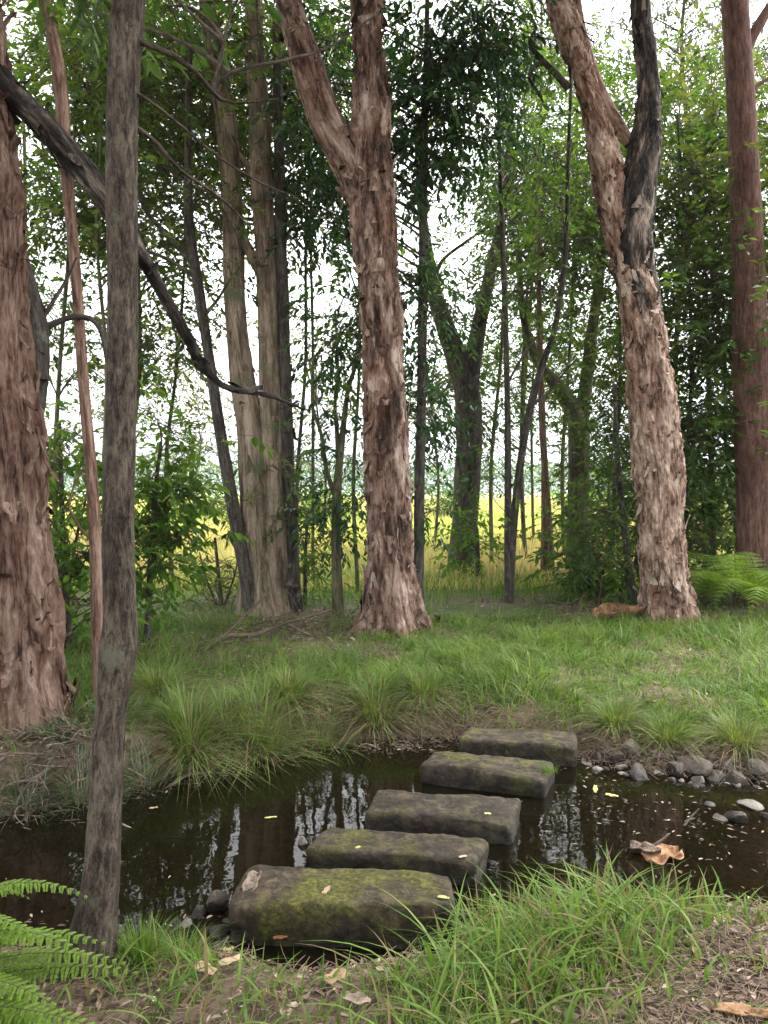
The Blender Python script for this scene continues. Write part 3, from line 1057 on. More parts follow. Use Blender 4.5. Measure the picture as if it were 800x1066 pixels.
# ------------------------------------------------------------------ rocks
def rock_mesh(seed, rx, ry, rz, sub=3):
    import bmesh
    bm = bmesh.new()
    bmesh.ops.create_icosphere(bm, subdivisions=sub, radius=1)
    v = np.array([tuple(x.co) for x in bm.verts])
    f = np.array([[w.index for w in fc.verts] for fc in bm.faces])
    bm.free()
    rg = np.random.default_rng(seed)
    # chop by random planes for an angular look
    for k in range(11):
        nn = norm(rg.normal(size=3))
        dd = rg.uniform(.42, .75)
        t = v @ nn - dd
        v = v - np.maximum(t, 0)[:, None] * nn[None] * .92
    v = v + norm(v) * ((fbm(v * 2.6 + seed, 3, seed) - .5) * .12)[:, None]
    a = rg.uniform(0, 6.28)
    R = np.array([[math.cos(a), -math.sin(a), 0], [math.sin(a), math.cos(a), 0], [0, 0, 1]])
    return (v * np.array((rx, ry, rz))) @ R.T, f


def rock(px, py, wpx, hpx, mat, label, z=None, seed=0, cat='rock', group='rocks in and beside the creek', sink=.3):
    c = None
    zz = -.28 if z is None else z
    d = gd(py, zz)
    for _ in range(4):
        c = P(px, py, d)
        zz = max(hz(c[0], c[1]), WATER_Z - .03)
        d = gd(py, zz)
    r = wpx / F * d / 2
    rz = max(hpx / F * d / 2 * 1.15, r * .5)
    v, f = rock_mesh(seed, r * 1.2, r * 1.05, rz * 1.2)
    m_ = MB()
    base = np.array((c[0], c[1], zz + rz * (1 - sink) + r * .08))
    m_.add(v + base, f, 0, RNG.random(), smooth=False)
    o = m_.build('rock', M[mat], None, base)
    return tag(o, label, cat, group)


ROCKS = [
    (665, 815, 26, 15, 'rock', 'grey angular rock at the front of the far waterline, left of the other shallows rocks'),
    (704, 812, 24, 14, 'rock', 'pale grey blocky rock at the far waterline, right of the front angular rock'),
    (728, 821, 17, 12, 'rock_pale', 'palest bluish wet rock standing at the rim of the shallows'),
    (745, 818, 20, 12, 'rock', 'grey lumpy rock just right of the palest wet rock'),
    (720, 800, 40, 14, 'rock_brown', 'broad flat brown rock under the overhanging grass on the right'),
    (690, 799, 22, 10, 'rock_brown', 'flat brown rock behind the two front grey rocks'),
    (768, 822, 24, 14, 'rock_brown', 'dark brown rock in the right shallows, beside the lumpy grey rock'),
    (790, 812, 26, 15, 'rock', 'grey rock at the right picture edge on the far waterline'),
    (645, 800, 20, 16, 'rock_brown', 'dark rock under the leaning tussock right of the farthest slab'),
    (622, 798, 16, 12, 'rock_brown', 'small dark rock wedged beside the right end of the farthest slab'),
    (660, 793, 22, 18, 'rock', 'tall shaded rock half hidden under the grass above the shallows'),
    (757, 803, 18, 12, 'rock', 'grey rock behind the lumpy rock under the far bank'),
    (780, 847, 24, 9, 'rock_pale', 'flat pale rock breaking the water, nearest the right picture edge'),
    (767, 862, 26, 14, 'rock', 'wet grey two humped rock out in the shallow water on the right'),
    (748, 860, 20, 8, 'rock_pale', 'low pale rock awash just left of the two humped rock'),
    (796, 858, 18, 9, 'rock_brown', 'flat brown stone awash at the right edge, beyond the two humped rock'),
    (738, 845, 14, 6, 'rock', 'small grey stone awash alone between the waterline rocks and the pale rock'),
    (226, 958, 28, 24, 'rock', 'lumpy grey brown stone wedged against the left end of the nearest slab'),
    (206, 966, 22, 15, 'rock', 'rounded grey stone left of the lumpy stone by the nearest slab'),
    (265, 985, 32, 16, 'rock_pale', 'pale wedge stone at the foot of the nearest slab, front left'),
    (228, 985, 34, 12, 'rock', 'flat grey stone in front of the lumpy stone by the nearest slab'),
    (378, 992, 34, 16, 'rock', 'pointed grey stone in front of the middle of the nearest slab'),
    (412, 990, 24, 12, 'rock_brown', 'small brown stone at the front right foot of the nearest slab'),
    (240, 972, 18, 12, 'rock_brown', 'little brown stone between the lumpy stone and the pale wedge stone'),
    (196, 975, 16, 10, 'rock_pale', 'little pale stone at the far left of the rubble by the nearest slab'),
    (316, 888, 12, 14, 'rock_pale', 'small pale stone leaning on the left end of the second slab'),
    (585, 800, 18, 12, 'rock_brown', 'dark stone between the right ends of the fourth and farthest slabs'),
    (599, 794, 14, 10, 'rock', 'small grey stone at the right corner of the farthest slab'),
]
for k, (px, py, w, h, mt, lab) in enumerate(ROCKS):
    rock(px, py, w, h, mt, lab, seed=50 + k)
for k in range(150):
    px = 606 + 194 * RNG.random()
    py = 793 + 24 * RNG.random() + (px - 600) * .07
    w = RNG.uniform(4, 13)
    rock(px, py, w, w * .55, random.choice(['rock', 'rock', 'rock_brown', 'rock_pale']), 'little pebble lying among the bigger rocks along the far right waterline', seed=300 + k, cat='pebble', group='pebbles along the far right waterline')

# ------------------------------------------------------------------ trees
TIMB = {}


def px2r(w, d):
    return w / F * d / 2


def bumpy(amp=.03, fx=9, fz=1.6, terr=4, seed=0, fine=.35):
    def f(co, th, s, r):
        q = co * np.array((fx, fx, fz))
        a = fbm(q, 4, seed)
        t = a * terr * 2.2
        st = (np.floor(t) + sstep(.62, .98, t - np.floor(t))) / (terr * 2.2)
        b = fbm(co * np.array((fx * 4, fx * 4, fz * 5)), 3, seed + 7)
        lump = fbm(co * np.array((2.2, 2.2, .9)), 2, seed + 3) - .5
        lay = _hash(np.floor(t), np.floor(t) * 0 + seed, np.floor(t) * 0, 3)
        sm = vnoise(co * np.array((fx * 1.7, fx * 1.7, fz * 2.2)), seed + 13)
        tint = np.clip(.25 + .5 * (a - .5) * 2.2 + .35 * (lay - .5) + .5 * (sm - .5) + .2, 0, 1)
        return ((st - .5) * 2 * amp + (b - .5) * amp * fine * 2 + lump * amp * 1.6) * np.clip(r / .1, .3, 1.6), tint
    return f


def fluted(k=5, amp=.08, h=.55, ph=0.0):
    def f(th, s, r):
        e = np.exp(-s / h)
        return r * e * (.35 * e + amp * 3 * np.maximum(0, np.cos(k * th + ph + .7 * np.sin(2 * th))) ** 2)
    return f


def stem_pts(rows, d0):
    pts, rad = [], []
    for r in rows:
        px, py, w = r[:3]
        d = r[3] if len(r) > 3 else d0
        pts.append(P(px, py, d))
        rad.append(px2r(w, d))
    return pts, rad


def grounded(pts, rad, deep=.12):
    """run the base of the stem into the soil"""
    b = pts[0].copy()
    g = hz(b[0], b[1])
    if b[2] > g - .05:
        t = norm(pts[0] - pts[1])
        q = b.copy()
        if t[2] < -.3:
            q = b + t * ((b[2] - (g - deep)) / -t[2])
        q[2] = g - deep
        if np.linalg.norm(q - b) > .03:
            pts = [q] + pts
            rad = [rad[0] * 1.08] + rad
    else:
        pts[0][2] = g - deep
    return pts, rad


def tree(name, label, cat, d, trunks, limbs=(), crowns=(), bark='dark_bark', leafm='leaf_mid', group=None, seg=24, step=.04, amp=.012, flakes=0, flare=None, leaf=(.09, .035), droop=.35, per=9, spread=.4, tint=.5, tvar=.22, simple=False, seed=0, terr=4, twig_r=.003, flake_bark='flake', fx=9, fz=1.6, root_depth=.12, shade_crowns=()):
    base_pts, base_rad = stem_pts(trunks[0], d)
    base_pts, base_rad = grounded(base_pts, base_rad, root_depth)
    b = base_pts[0]
    root = empty(name, (b[0], b[1], hz(b[0], b[1])), label, cat, group)
    org = np.array(root.location)
    stems = []

    def mk(pname, pts, rad, sg, stp, am, fl, flr, sd, bk):
        m_ = MB()
        st = tube(m_, pts, rad, sg, stp, bumpy(am, fx, fz, terr, sd), 0, fl, 1, sd, flr)
        o = m_.build(pname, [M[bk], M[bk]], root, org)
        stems.append(st)
        return o
    for k, rows in enumerate(trunks):
        bk = bark
        if isinstance(rows, tuple):
            rows, bk = rows
        if k == 0:
            pts, rad = base_pts, base_rad
        else:
            pts, rad = grounded(*stem_pts(rows, d))
        mk('trunk', pts, rad, seg, step, amp, flakes, flare, seed + k, bk)
    for k, rows in enumerate(limbs):
        bk, fl, am = bark, 0, amp * .6
        if isinstance(rows, tuple):
            rows, bk, fl, am = rows
        pts, rad = stem_pts(rows, d)
        big = max(rad) > .05
        mk('branch', pts, rad, seg if big else 8, step if big else .05, am, fl, None, seed + 20 + k, bk)
    if crowns:
        rg = np.random.default_rng(seed + 500)
        bl = []
        for c in crowns:
            px, py, rx, ry, n, ncl = c[:6]
            dd = c[6] if len(c) > 6 else d
            rd = c[7] if len(c) > 7 else rx / F * dd * .8
            bl.append((P(px, py, dd), (rx / F * dd, rd, ry / F * dd), n, ncl))
        bl += [(np.array(c_), r_, n_, k_) for c_, r_, n_, k_ in shade_crowns]
        m_ = MB()
        crown(m_, bl, stems, leaf, droop, per, spread, tint, tvar, simple, rg, True, twig_r, len(shade_crowns))
        m_.build('crown', [M[leafm], M['twig']], root, org)
    return root


# -- big left paperbark
tree('paperbark_tree', 'massive reddish flaky paperbark at the left picture edge beside the creek', 'tree', 5.45,
     [[(14, 775, 104), (12, 720, 98), (10, 640, 94), (8, 560, 88), (3, 470, 78), (-6, 370, 72), (-10, 260, 64), (-11, 195, 70), (-11, 165, 60), (-16, 80, 50), (-22, 0, 46), (-30, -150, 40), (-30, -420, 26)]],
     [([(-12, 70, 29.2, 5.45), (14, 98, 25.8, 5.50), (40, 124, 24.9, 5.55), (75, 163, 24.9, 5.65), (110, 206, 23.2, 5.75), (140, 255, 18.9, 5.95), (168, 303, 13.8, 6.15), (193, 345, 11.2, 6.35), (213, 383, 9.5, 6.55), (238, 404, 6.9, 6.75), (278, 411, 4.3, 7.05), (322, 428, 2.1, 7.45)], 'charred_bark', 30, .045),
      ([(14, 500, 26, 5.55), (36, 420, 22, 5.60), (40, 350, 22, 5.60), (30, 300, 18, 5.60), (10, 240, 18, 5.55)], 'dark_bark', 0, .01),
      ([(38, 345, 10, 5.60), (56, 337, 7, 5.65), (76, 330, 6, 5.70), (95, 332, 6, 5.75), (106, 345, 6, 5.75), (112, 375, 5, 5.75)], 'dark_bark', 0, .003),
      ([(44, 332, 5, 5.65), (58, 310, 4, 5.65), (70, 290, 3, 5.65), (80, 268, 2, 5.65)], 'dark_bark', 0, .002)],
     [(-40, -330, 300, 120, 260, 14, 5.5, 1.5)], 'red_paperbark', 'leaf_mid', 'paperbark trees along the creek', 230, .011, .042, 420, fluted(7, .06, .6), (.2, .075), simple=True, seed=1, fx=8, fz=1.8, terr=3, root_depth=.25, shade_crowns=[((-2.0, 1.2, 10.0), (5.0, 5.5, 2.2), 2200, 110)])  # last blob: unseen foliage above the camera, added to shade the ground

# -- slim grey foreground tree
br = 'grey_bark'
tree('slim_tree', 'slim straight grey tree with knotty bumps standing right in the foreground left', 'tree', 2.8,
     [[(88, 1005, 57.7), (98, 960, 43.7), (106, 900, 36.3), (109, 850, 33.5), (114, 760, 31.6), (119, 715, 32.6), (124, 672, 38.1), (125, 640, 33.5), (123, 560, 32.6), (124, 500, 32.6), (127, 400, 31.6), (128, 300, 31.6), (127, 200, 31.6), (128, 100, 31.6), (134, 0, 32.6), (140, -120, 27.9), (146, -320, 20.5)]],
     [[(138, 40, 7), (158, 48, 6), (180, 58, 5.5, 2.9), (205, 76, 5, 3.0), (222, 96, 4.5, 3.1), (240, 107, 3, 3.15), (290, 103, 2, 3.2)],
      [(222, 95, 5, 3.1), (231, 55, 4, 3.1), (238, 22, 3, 3.1), (250, -5, 2.5, 3.1)],
      [(222, 95, 5, 3.1), (236, 78, 4, 3.1), (260, 70, 3.5, 3.15), (300, 62, 3, 3.2), (345, 48, 2.5, 3.3), (390, 16, 2, 3.4)],
      [(138, 95, 5), (160, 108, 4), (190, 132, 3.5, 2.9), (230, 165, 3, 3), (275, 192, 2.5, 3.1), (310, 205, 1.5, 3.2)],
      [(138, 130, 6), (160, 146, 5, 2.85), (185, 175, 4, 2.9), (210, 192, 3.5, 3), (240, 215, 3, 3.1), (262, 240, 2, 3.2)]],
     [(75, -40, 60, 36, 26, 5, 3.0, .5), (165, -8, 12, 18, 5, 2, 3.1, .2)], br, 'leaf_mid', None, 120, .008, .009, 0, fluted(5, .1, .28), (.07, .03), seed=2, terr=3, fx=26, fz=3, spread=.1)

# -- thin reddish tree
tree('thin_tree', 'thin reddish sapling trunk rising close behind the slim grey tree', 'tree', 5.8,
     [[(104, 742, 15), (103, 690, 14), (101, 600, 13), (96, 500, 12), (88, 410, 11), (81, 310, 11), (76, 250, 11), (70, 185, 12), (66, 150, 14), (65, 105, 14), (59, 60, 13), (50, 10, 11), (42, -60, 9), (36, -200, 6)]],
     [[(95, 560, 4), (88, 555, 3), (78, 540, 3), (72, 525, 2.5), (80, 500, 2), (88, 488, 1.5)], [(66, 120, 4), (58, 100, 3), (54, 80, 2)]],
     [(35, -120, 90, 70, 60, 8)], 'thin_red_bark', 'leaf_mid', None, 28, .03, .004, 0, None, (.09, .035), seed=3)

# -- multi stemmed clump
tree('paperbark_tree', 'tan mossy paperbark with several straight stems rising from one dark base, left of centre', 'tree', 10.3,
     [[(272, 645, 48), (270, 600, 40), (266, 540, 34), (262, 460, 30), (254, 400, 25), (247, 340, 22), (243, 270, 21), (241, 190, 22), (233, 110, 20), (222, 40, 18), (212, -30, 16), (200, -200, 12)],
      [(290, 645, 30), (288, 580, 26), (285, 500, 24), (283, 420, 23), (280, 340, 22), (276, 250, 21), (272, 170, 22), (268, 90, 20), (264, 0, 18), (262, -120, 14)],
      ([(304, 640, 20), (303, 560, 16), (299, 480, 15), (297, 390, 14), (294, 300, 13), (292, 210, 12), (290, 120, 10), (288, 20, 8)], 'dark_bark'),
      [(300, 640, 10), (292, 570, 9), (287, 500, 10), (280, 440, 10), (275, 415, 11)]],
     [[(276, 290, 14), (262, 265, 11), (250, 240, 9), (243, 215, 8)],
      [(270, 215, 8), (262, 180, 7), (240, 150, 6), (225, 120, 5)]],
     [(200, 60, 85, 80, 170, 17, 10.6, 1.4), (285, 60, 60, 90, 120, 13, 11, 1.4), (235, 230, 50, 40, 34, 7), (265, 500, 40, 60, 40, 8), (250, -150, 160, 90, 140, 12)], 'tan_bark', 'leaf_olive', 'paperbark trees along the creek', 44, .03, .018, 60, fluted(5, .06, .4), (.11, .032), .55, seed=4, fx=8, fz=1.2)

tree('leaning_tree', 'thin dark tree leaning left out of the base of the tan stem clump', 'tree', 10.1,
     [[(262, 645, 20), (258, 605, 16), (248, 555, 14), (238, 500, 13), (228, 440, 12), (219, 380, 11), (210, 320, 11), (203, 275, 11), (198, 240, 10), (196, 190, 8), (196, 110, 6), (198, 30, 5)]],
     [[(203, 275, 8), (190, 262, 6), (172, 243, 5), (152, 220, 4), (146, 205, 3)], [(205, 290, 6), (195, 282, 4), (175, 270, 4), (155, 262, 3)],
      [(212, 330, 5), (228, 310, 3), (240, 290, 2)]],
     [(170, 150, 60, 80, 130, 15), (190, 300, 45, 40, 24, 6), (200, 40, 60, 60, 70, 8)], 'dark_bark', 'leaf_mid', None, 20, .04, .008, 0, None, (.09, .038), seed=5)

# -- centre paperbark
tree('paperbark_tree', 'big reddish paperbark in the middle, peeling bark, forking in two above', 'tree', 8.9,
     [[(408, 664, 66), (408, 640, 56), (406, 600, 50), (405, 540, 48), (403, 480, 49), (400, 420, 46), (397, 350, 44), (393, 280, 44), (389, 220, 46), (386, 175, 42), (388, 120, 37), (386, 60, 34), (383, 0, 31), (380, -120, 26), (384, -300, 18)]],
     [([(384, 225, 34), (372, 190, 34), (358, 160, 34), (340, 125, 34), (326, 85, 32), (312, 40, 28), (300, 0, 25), (286, -60, 22), (262, -190, 16)], 'paperbark', 130, .02)],
     [(330, -250, 190, 110, 240, 14, 9.2, 1.8)], 'paperbark', 'leaf_mid', 'paperbark trees along the creek', 170, .012, .05, 430, fluted(6, .17, .42, .6), (.2, .075), simple=True, seed=6, fx=7.5, fz=1.7, terr=3, shade_crowns=[((.5, 7.6, 12.2), (4.4, 5.0, 2.4), 1900, 100)])  # unseen high crown mass enlarged to dim the light on the floor

# -- dark dense tree behind the centre trunk
tree('dense_tree', 'slender straight tree with a dense dark blue green crown just right of the middle trunk', 'tree', 9.9,
     [[(434, 650, 14), (436, 580, 12), (437, 500, 11), (439, 420, 10), (440, 330, 10), (441, 240, 9), (442, 150, 8), (444, 60, 6), (446, -60, 4)]],
     [],
     [(470, 70, 85, 75, 360, 24, 9.8, 1.0), (440, 170, 55, 60, 200, 16, 9.9, .8), (350, 190, 45, 130, 240, 16, 10.4, .7), (437, 330, 24, 110, 120, 10, 9.9, .4), (440, 470, 26, 80, 70, 8, 9.9, .4), (345, 70, 40, 70, 120, 9, 10.4, .7), (505, 40, 50, 50, 110, 10, 9.5, .6)], 'dark_bark', 'leaf_dark', None, 16, .04, .006, 0, None, (.11, .045), .45, 9, .26, .42, .22, seed=7)

# -- forked tree behind, right of centre
tree('forked_tree', 'brown tree forking low into a wide V, standing back against the yellow field', 'tree', 16.0,
     [[(482, 592, 34), (484, 540, 28), (488, 480, 27), (488, 430, 28), (484, 400, 26), (474, 368, 22), (462, 335, 19), (450, 295, 16), (444, 260, 13), (438, 200, 10), (436, 120, 8)]],
     [[(488, 425, 20), (491, 385, 18), (497, 350, 16), (505, 310, 14), (512, 275, 12), (520, 240, 10), (528, 190, 8), (532, 100, 6)],
      [(452, 290, 6), (462, 270, 4), (485, 252, 3), (510, 235, 2)]],
     [(520, 170, 70, 80, 170, 14, 16, 1.6), (470, 320, 45, 55, 50, 8, 16, 1.2), (465, 450, 30, 40, 26, 6, 15.6, 1)], 'dark_bark', 'leaf_mid', None, 28, .06, .02, 0, None, (.12, .045), seed=8, simple=True, fx=6)

# -- slim saplings
tree('sapling', 'dark twin stemmed sapling in the middle, one stem upright and one leaning right', 'tree', 11.0,
     [[(530, 632, 9), (529, 570, 8), (529, 480, 7), (528, 400, 6), (526, 320, 6), (523, 240, 5), (520, 150, 4), (518, 60, 3)],
      [(531, 632, 8), (534, 560, 8), (541, 490, 8), (551, 430, 8), (565, 380, 7), (577, 345, 6), (586, 290, 6), (590, 240, 5), (592, 160, 4), (596, 60, 3)]],
     [[(553, 420, 4), (568, 412, 3), (590, 385, 2), (600, 375, 1.5)], [(528, 400, 3), (545, 370, 2.5), (560, 350, 2)]],
     [(565, 180, 65, 65, 120, 13, 11.2, 1.2), (590, 300, 50, 55, 60, 9, 11.2, 1), (520, 300, 30, 50, 24, 6), (515, 470, 30, 50, 30, 6, 11, .5)], 'dark_bark', 'leaf_mid', None, 14, .05, .004, 0, None, (.09, .038), seed=9)

tree('forked_tree', 'greenish mossy tree forking at mid height, behind between the sapling and the right paperbark', 'tree', 15.5,
     [[(602, 585, 26), (602, 540, 22), (603, 490, 21), (603, 455, 22), (600, 435, 20), (590, 415, 17), (577, 398, 14), (560, 375, 11), (545, 330, 8), (540, 260, 6)]],
     [[(604, 455, 18), (607, 425, 15), (611, 395, 14), (616, 350, 12), (624, 290, 10), (630, 220, 8), (636, 130, 6)]],
     [(610, 210, 70, 80, 190, 16, 15.8, 1.6), (640, 320, 50, 60, 60, 9, 15.8, 1.5), (560, 310, 50, 50, 50, 8, 15.5, 1.2), (625, 480, 40, 40, 60, 8, 15, 1)], 'green_bark', 'leaf_mid', None, 24, .07, .015, 0, None, (.12, .048), seed=10, simple=True, fx=6)

tree('thin_tree', 'pair of thin pale trunks close together left of the mossy forked tree', 'tree', 15.0,
     [[(574, 600, 9), (571, 540, 8), (567, 480, 7), (564, 420, 7), (562, 350, 6), (561, 250, 5), (560, 150, 4)],
      [(566, 596, 7), (566, 540, 5), (566, 500, 5), (566, 470, 4)]],
     [], [(562, 400, 30, 50, 26, 6), (556, 260, 50, 70, 90, 9)], 'thin_red_bark', 'leaf_mid', None, 12, .08, .004, 0, None, (.11, .045), seed=11, simple=True)

# -- right paperbark
tree('paperbark_tree', 'pale pink paperbark on the right with ragged peeling plates and a charred dark upper stem', 'tree', 9.6,
     [[(698, 655, 62), (696, 630, 54), (691, 580, 51), (689, 520, 51), (684, 460, 48), (678, 400, 47), (671, 345, 44), (661, 300, 37), (650, 262, 31), (642, 235, 28), (637, 205, 28), (629, 165, 28), (622, 130, 27), (612, 95, 26), (602, 62, 24), (590, 25, 22), (580, -10, 21), (560, -100, 18), (540, -260, 12)]],
     [([(683, 400, 20), (677, 360, 34), (669, 318, 40), (661, 280, 41), (659, 250, 40), (661, 225, 38), (667, 185, 36), (672, 145, 34), (675, 115, 28), (674, 80, 22), (670, 40, 20), (667, 0, 18), (664, -120, 15), (668, -280, 10)], 'pale_charred_bark', 110, .03),
      ([(656, 150, 12, 9.75), (645, 132, 13, 9.8), (632, 110, 14, 9.8), (620, 85, 13, 9.85), (610, 50, 11, 9.9), (602, 10, 9, 9.9), (596, -60, 7, 9.9)], 'pale_paperbark', 0, .006),
      ([(592, 92, 8), (580, 78, 7), (566, 64, 6), (556, 52, 5), (552, 42, 4), (558, 30, 3)], 'dark_bark', 0, .004),
      ([(566, 64, 5), (554, 72, 4), (552, 82, 3.5), (560, 96, 3), (566, 106, 2)], 'dark_bark', 0, .003)],
     [(640, -220, 210, 110, 260, 14, 10, 1.8)], 'pale_paperbark', 'leaf_grey', 'paperbark trees along the creek', 170, .012, .055, 480, fluted(6, .09, .35), (.2, .07), simple=True, seed=12, fx=7, fz=2.0, terr=3, shade_crowns=[((4.0, 4.8, 11.0), (4.6, 6.0, 2.4), 2300, 110)])  # out-of-view canopy added on the right to shade the creek banks

# -- far right smooth trunk
tree('straight_tree', 'tall straight reddish brown smooth trunk at the right picture edge behind the ferns', 'tree', 11.0,
     [[(790, 632, 46), (789, 580, 42), (787, 500, 39), (784, 420, 37), (781, 340, 34), (778, 250, 31), (774, 160, 29), (770, 80, 27), (765, 0, 26), (760, -120, 22), (756, -300, 15)]],
     [[(776, 110, 6), (783, 95, 6), (790, 88, 5), (802, 80, 4), (820, 65, 3)], [(774, 60, 12), (785, 35, 11), (800, 10, 10), (820, -20, 8), (850, -100, 6)]],
     [(790, -220, 190, 110, 200, 12)], 'red_bark', 'leaf_grey', None, 72, .03, .005, 0, fluted(5, .04, .3), (.1, .025), simple=True, seed=13, fx=14, fz=3)

# -- small leafy sapling left of the centre trunk
tree('sapling', 'leafy sapling with a wavy forked top between the tan clump and the middle trunk', 'tree', 10.0,
     [[(353, 645, 14), (351, 600, 11), (350, 550, 10), (352, 500, 9), (356, 460, 7), (362, 410, 5), (370, 380, 4), (374, 345, 3)]],
     [[(350, 520, 6), (342, 495, 5), (337, 470, 5), (334, 450, 4), (326, 425, 3.5), (325, 395, 3), (328, 370, 2)], [(353, 490, 6), (351, 450, 5), (349, 420, 4), (352, 380, 3), (350, 345, 2)]],
     [(355, 390, 30, 65, 90, 12), (365, 520, 30, 65, 60, 9), (335, 520, 30, 60, 40, 7), (360, 330, 36, 40, 60, 8)], 'green_bark', 'leaf_dark', None, 14, .04, .004, 0, None, (.1, .04), .4, 9, .24, .55, seed=14)

# -- understorey shrubs
tree('shrub', 'leafy shrub glowing yellow green between the big left trunk and the thin reddish sapling', 'shrub', 7.6,
     [[(72, 700, 8), (70, 640, 7), (66, 570, 6), (64, 500, 5), (62, 440, 4)]], [[(70, 620, 4), (80, 560, 3), (92, 510, 2)]],
     [(66, 465, 36, 36, 80, 10), (75, 560, 42, 70, 130, 14), (90, 640, 40, 40, 60, 8)], 'dark_bark', 'leaf_bright', 'understorey shrubs', 10, .06, .003, 0, None, (.09, .045), seed=15, spread=.26)
tree('shrub', 'broad leaved sapling shrub just right of the slim grey tree, before the yellow field', 'shrub', 8.0,
     [[(152, 690, 8), (155, 630, 7), (158, 570, 6), (162, 510, 5), (168, 460, 3)]], [[(158, 570, 4), (175, 530, 3), (190, 500, 2)]],
     [(166, 510, 34, 40, 110, 12), (165, 575, 40, 50, 110, 12), (160, 450, 28, 22, 22, 5)], 'dark_bark', 'leaf_bright', 'understorey shrubs', 10, .06, .003, 0, None, (.12, .055), seed=16, spread=.26, per=7)
tree('shrub', 'low glossy broad leaved bush on the ground left of the right paperbark', 'shrub', 11.5,
     [[(618, 640, 6), (616, 615, 5), (612, 595, 4)]], [],
     [(612, 600, 46, 22, 90, 12), (640, 575, 30, 36, 60, 8)], 'dark_bark', 'leaf_bright', 'understorey shrubs', 8, .06, .003, 0, None, (.16, .06), .25, 7, .26, seed=17)
tree('shrub', 'bushy undergrowth shrub at the foot of the low V forked tree', 'shrub', 14.0,
     [[(498, 615, 5), (498, 580, 4), (497, 550, 3)]], [],
     [(498, 565, 26, 36, 90, 10)], 'dark_bark', 'leaf_bright', 'understorey shrubs', 8, .06, .003, 0, None, (.13, .055), .3, 8, .3, seed=18, simple=True)
tree('sapling', 'thin crooked bare stemmed sapling close on the left of the right paperbark', 'sapling', 11.0,
     [[(660, 628, 10), (655, 590, 8), (650, 550, 7), (646, 510, 6), (642, 460, 5), (640, 400, 4)]], [],
     [(640, 520, 30, 60, 80, 10), (645, 440, 30, 60, 50, 9), (628, 580, 28, 30, 50, 7)], 'dark_bark', 'leaf_mid', 'understorey shrubs', 10, .06, .003, 0, None, (.1, .045), seed=19)
tree('sapling', 'dark spindly sapling in the dense thicket between right paperbark and the smooth red trunk', 'sapling', 13.0,
     [[(742, 615, 8), (742, 560, 7), (741, 480, 6), (738, 400, 5), (735, 300, 4)]], [],
     [(735, 470, 36, 90, 190, 16, 13, 1.0), (745, 330, 40, 80, 120, 12, 13, 1.2), (730, 560, 34, 40, 110, 10, 13, .8)], 'dark_bark', 'leaf_mid', 'understorey shrubs', 10, .08, .003, 0, None, (.12, .055), .15, 9, .4, seed=20, simple=True, tint=.6)
tree('shrub', 'wispy shrub with thin dry stems at the base of the leaning dark tree', 'shrub', 10.8,
     [[(232, 640, 5), (228, 600, 4), (224, 560, 3)]], [[(232, 635, 3), (244, 600, 2), (250, 570, 1.5)], [(230, 640, 3), (214, 600, 2), (208, 575, 1.5)]],
     [(225, 600, 40, 36, 70, 10)], 'dark_bark', 'leaf_olive', 'understorey shrubs', 8, .06, .002, 0, None, (.11, .02), .2, 8, .24, seed=21)
tree('shrub', 'fine leaved shrub at the right foot of the tan stem clump', 'shrub', 11.0,
     [[(318, 640, 5), (318, 590, 4), (320, 540, 3)]], [],
     [(320, 540, 30, 60, 110, 12), (312, 600, 26, 30, 40, 6)], 'dark_bark', 'leaf_bright', 'understorey shrubs', 8, .06, .002, 0, None, (.11, .03), .35, 8, .26, seed=22)

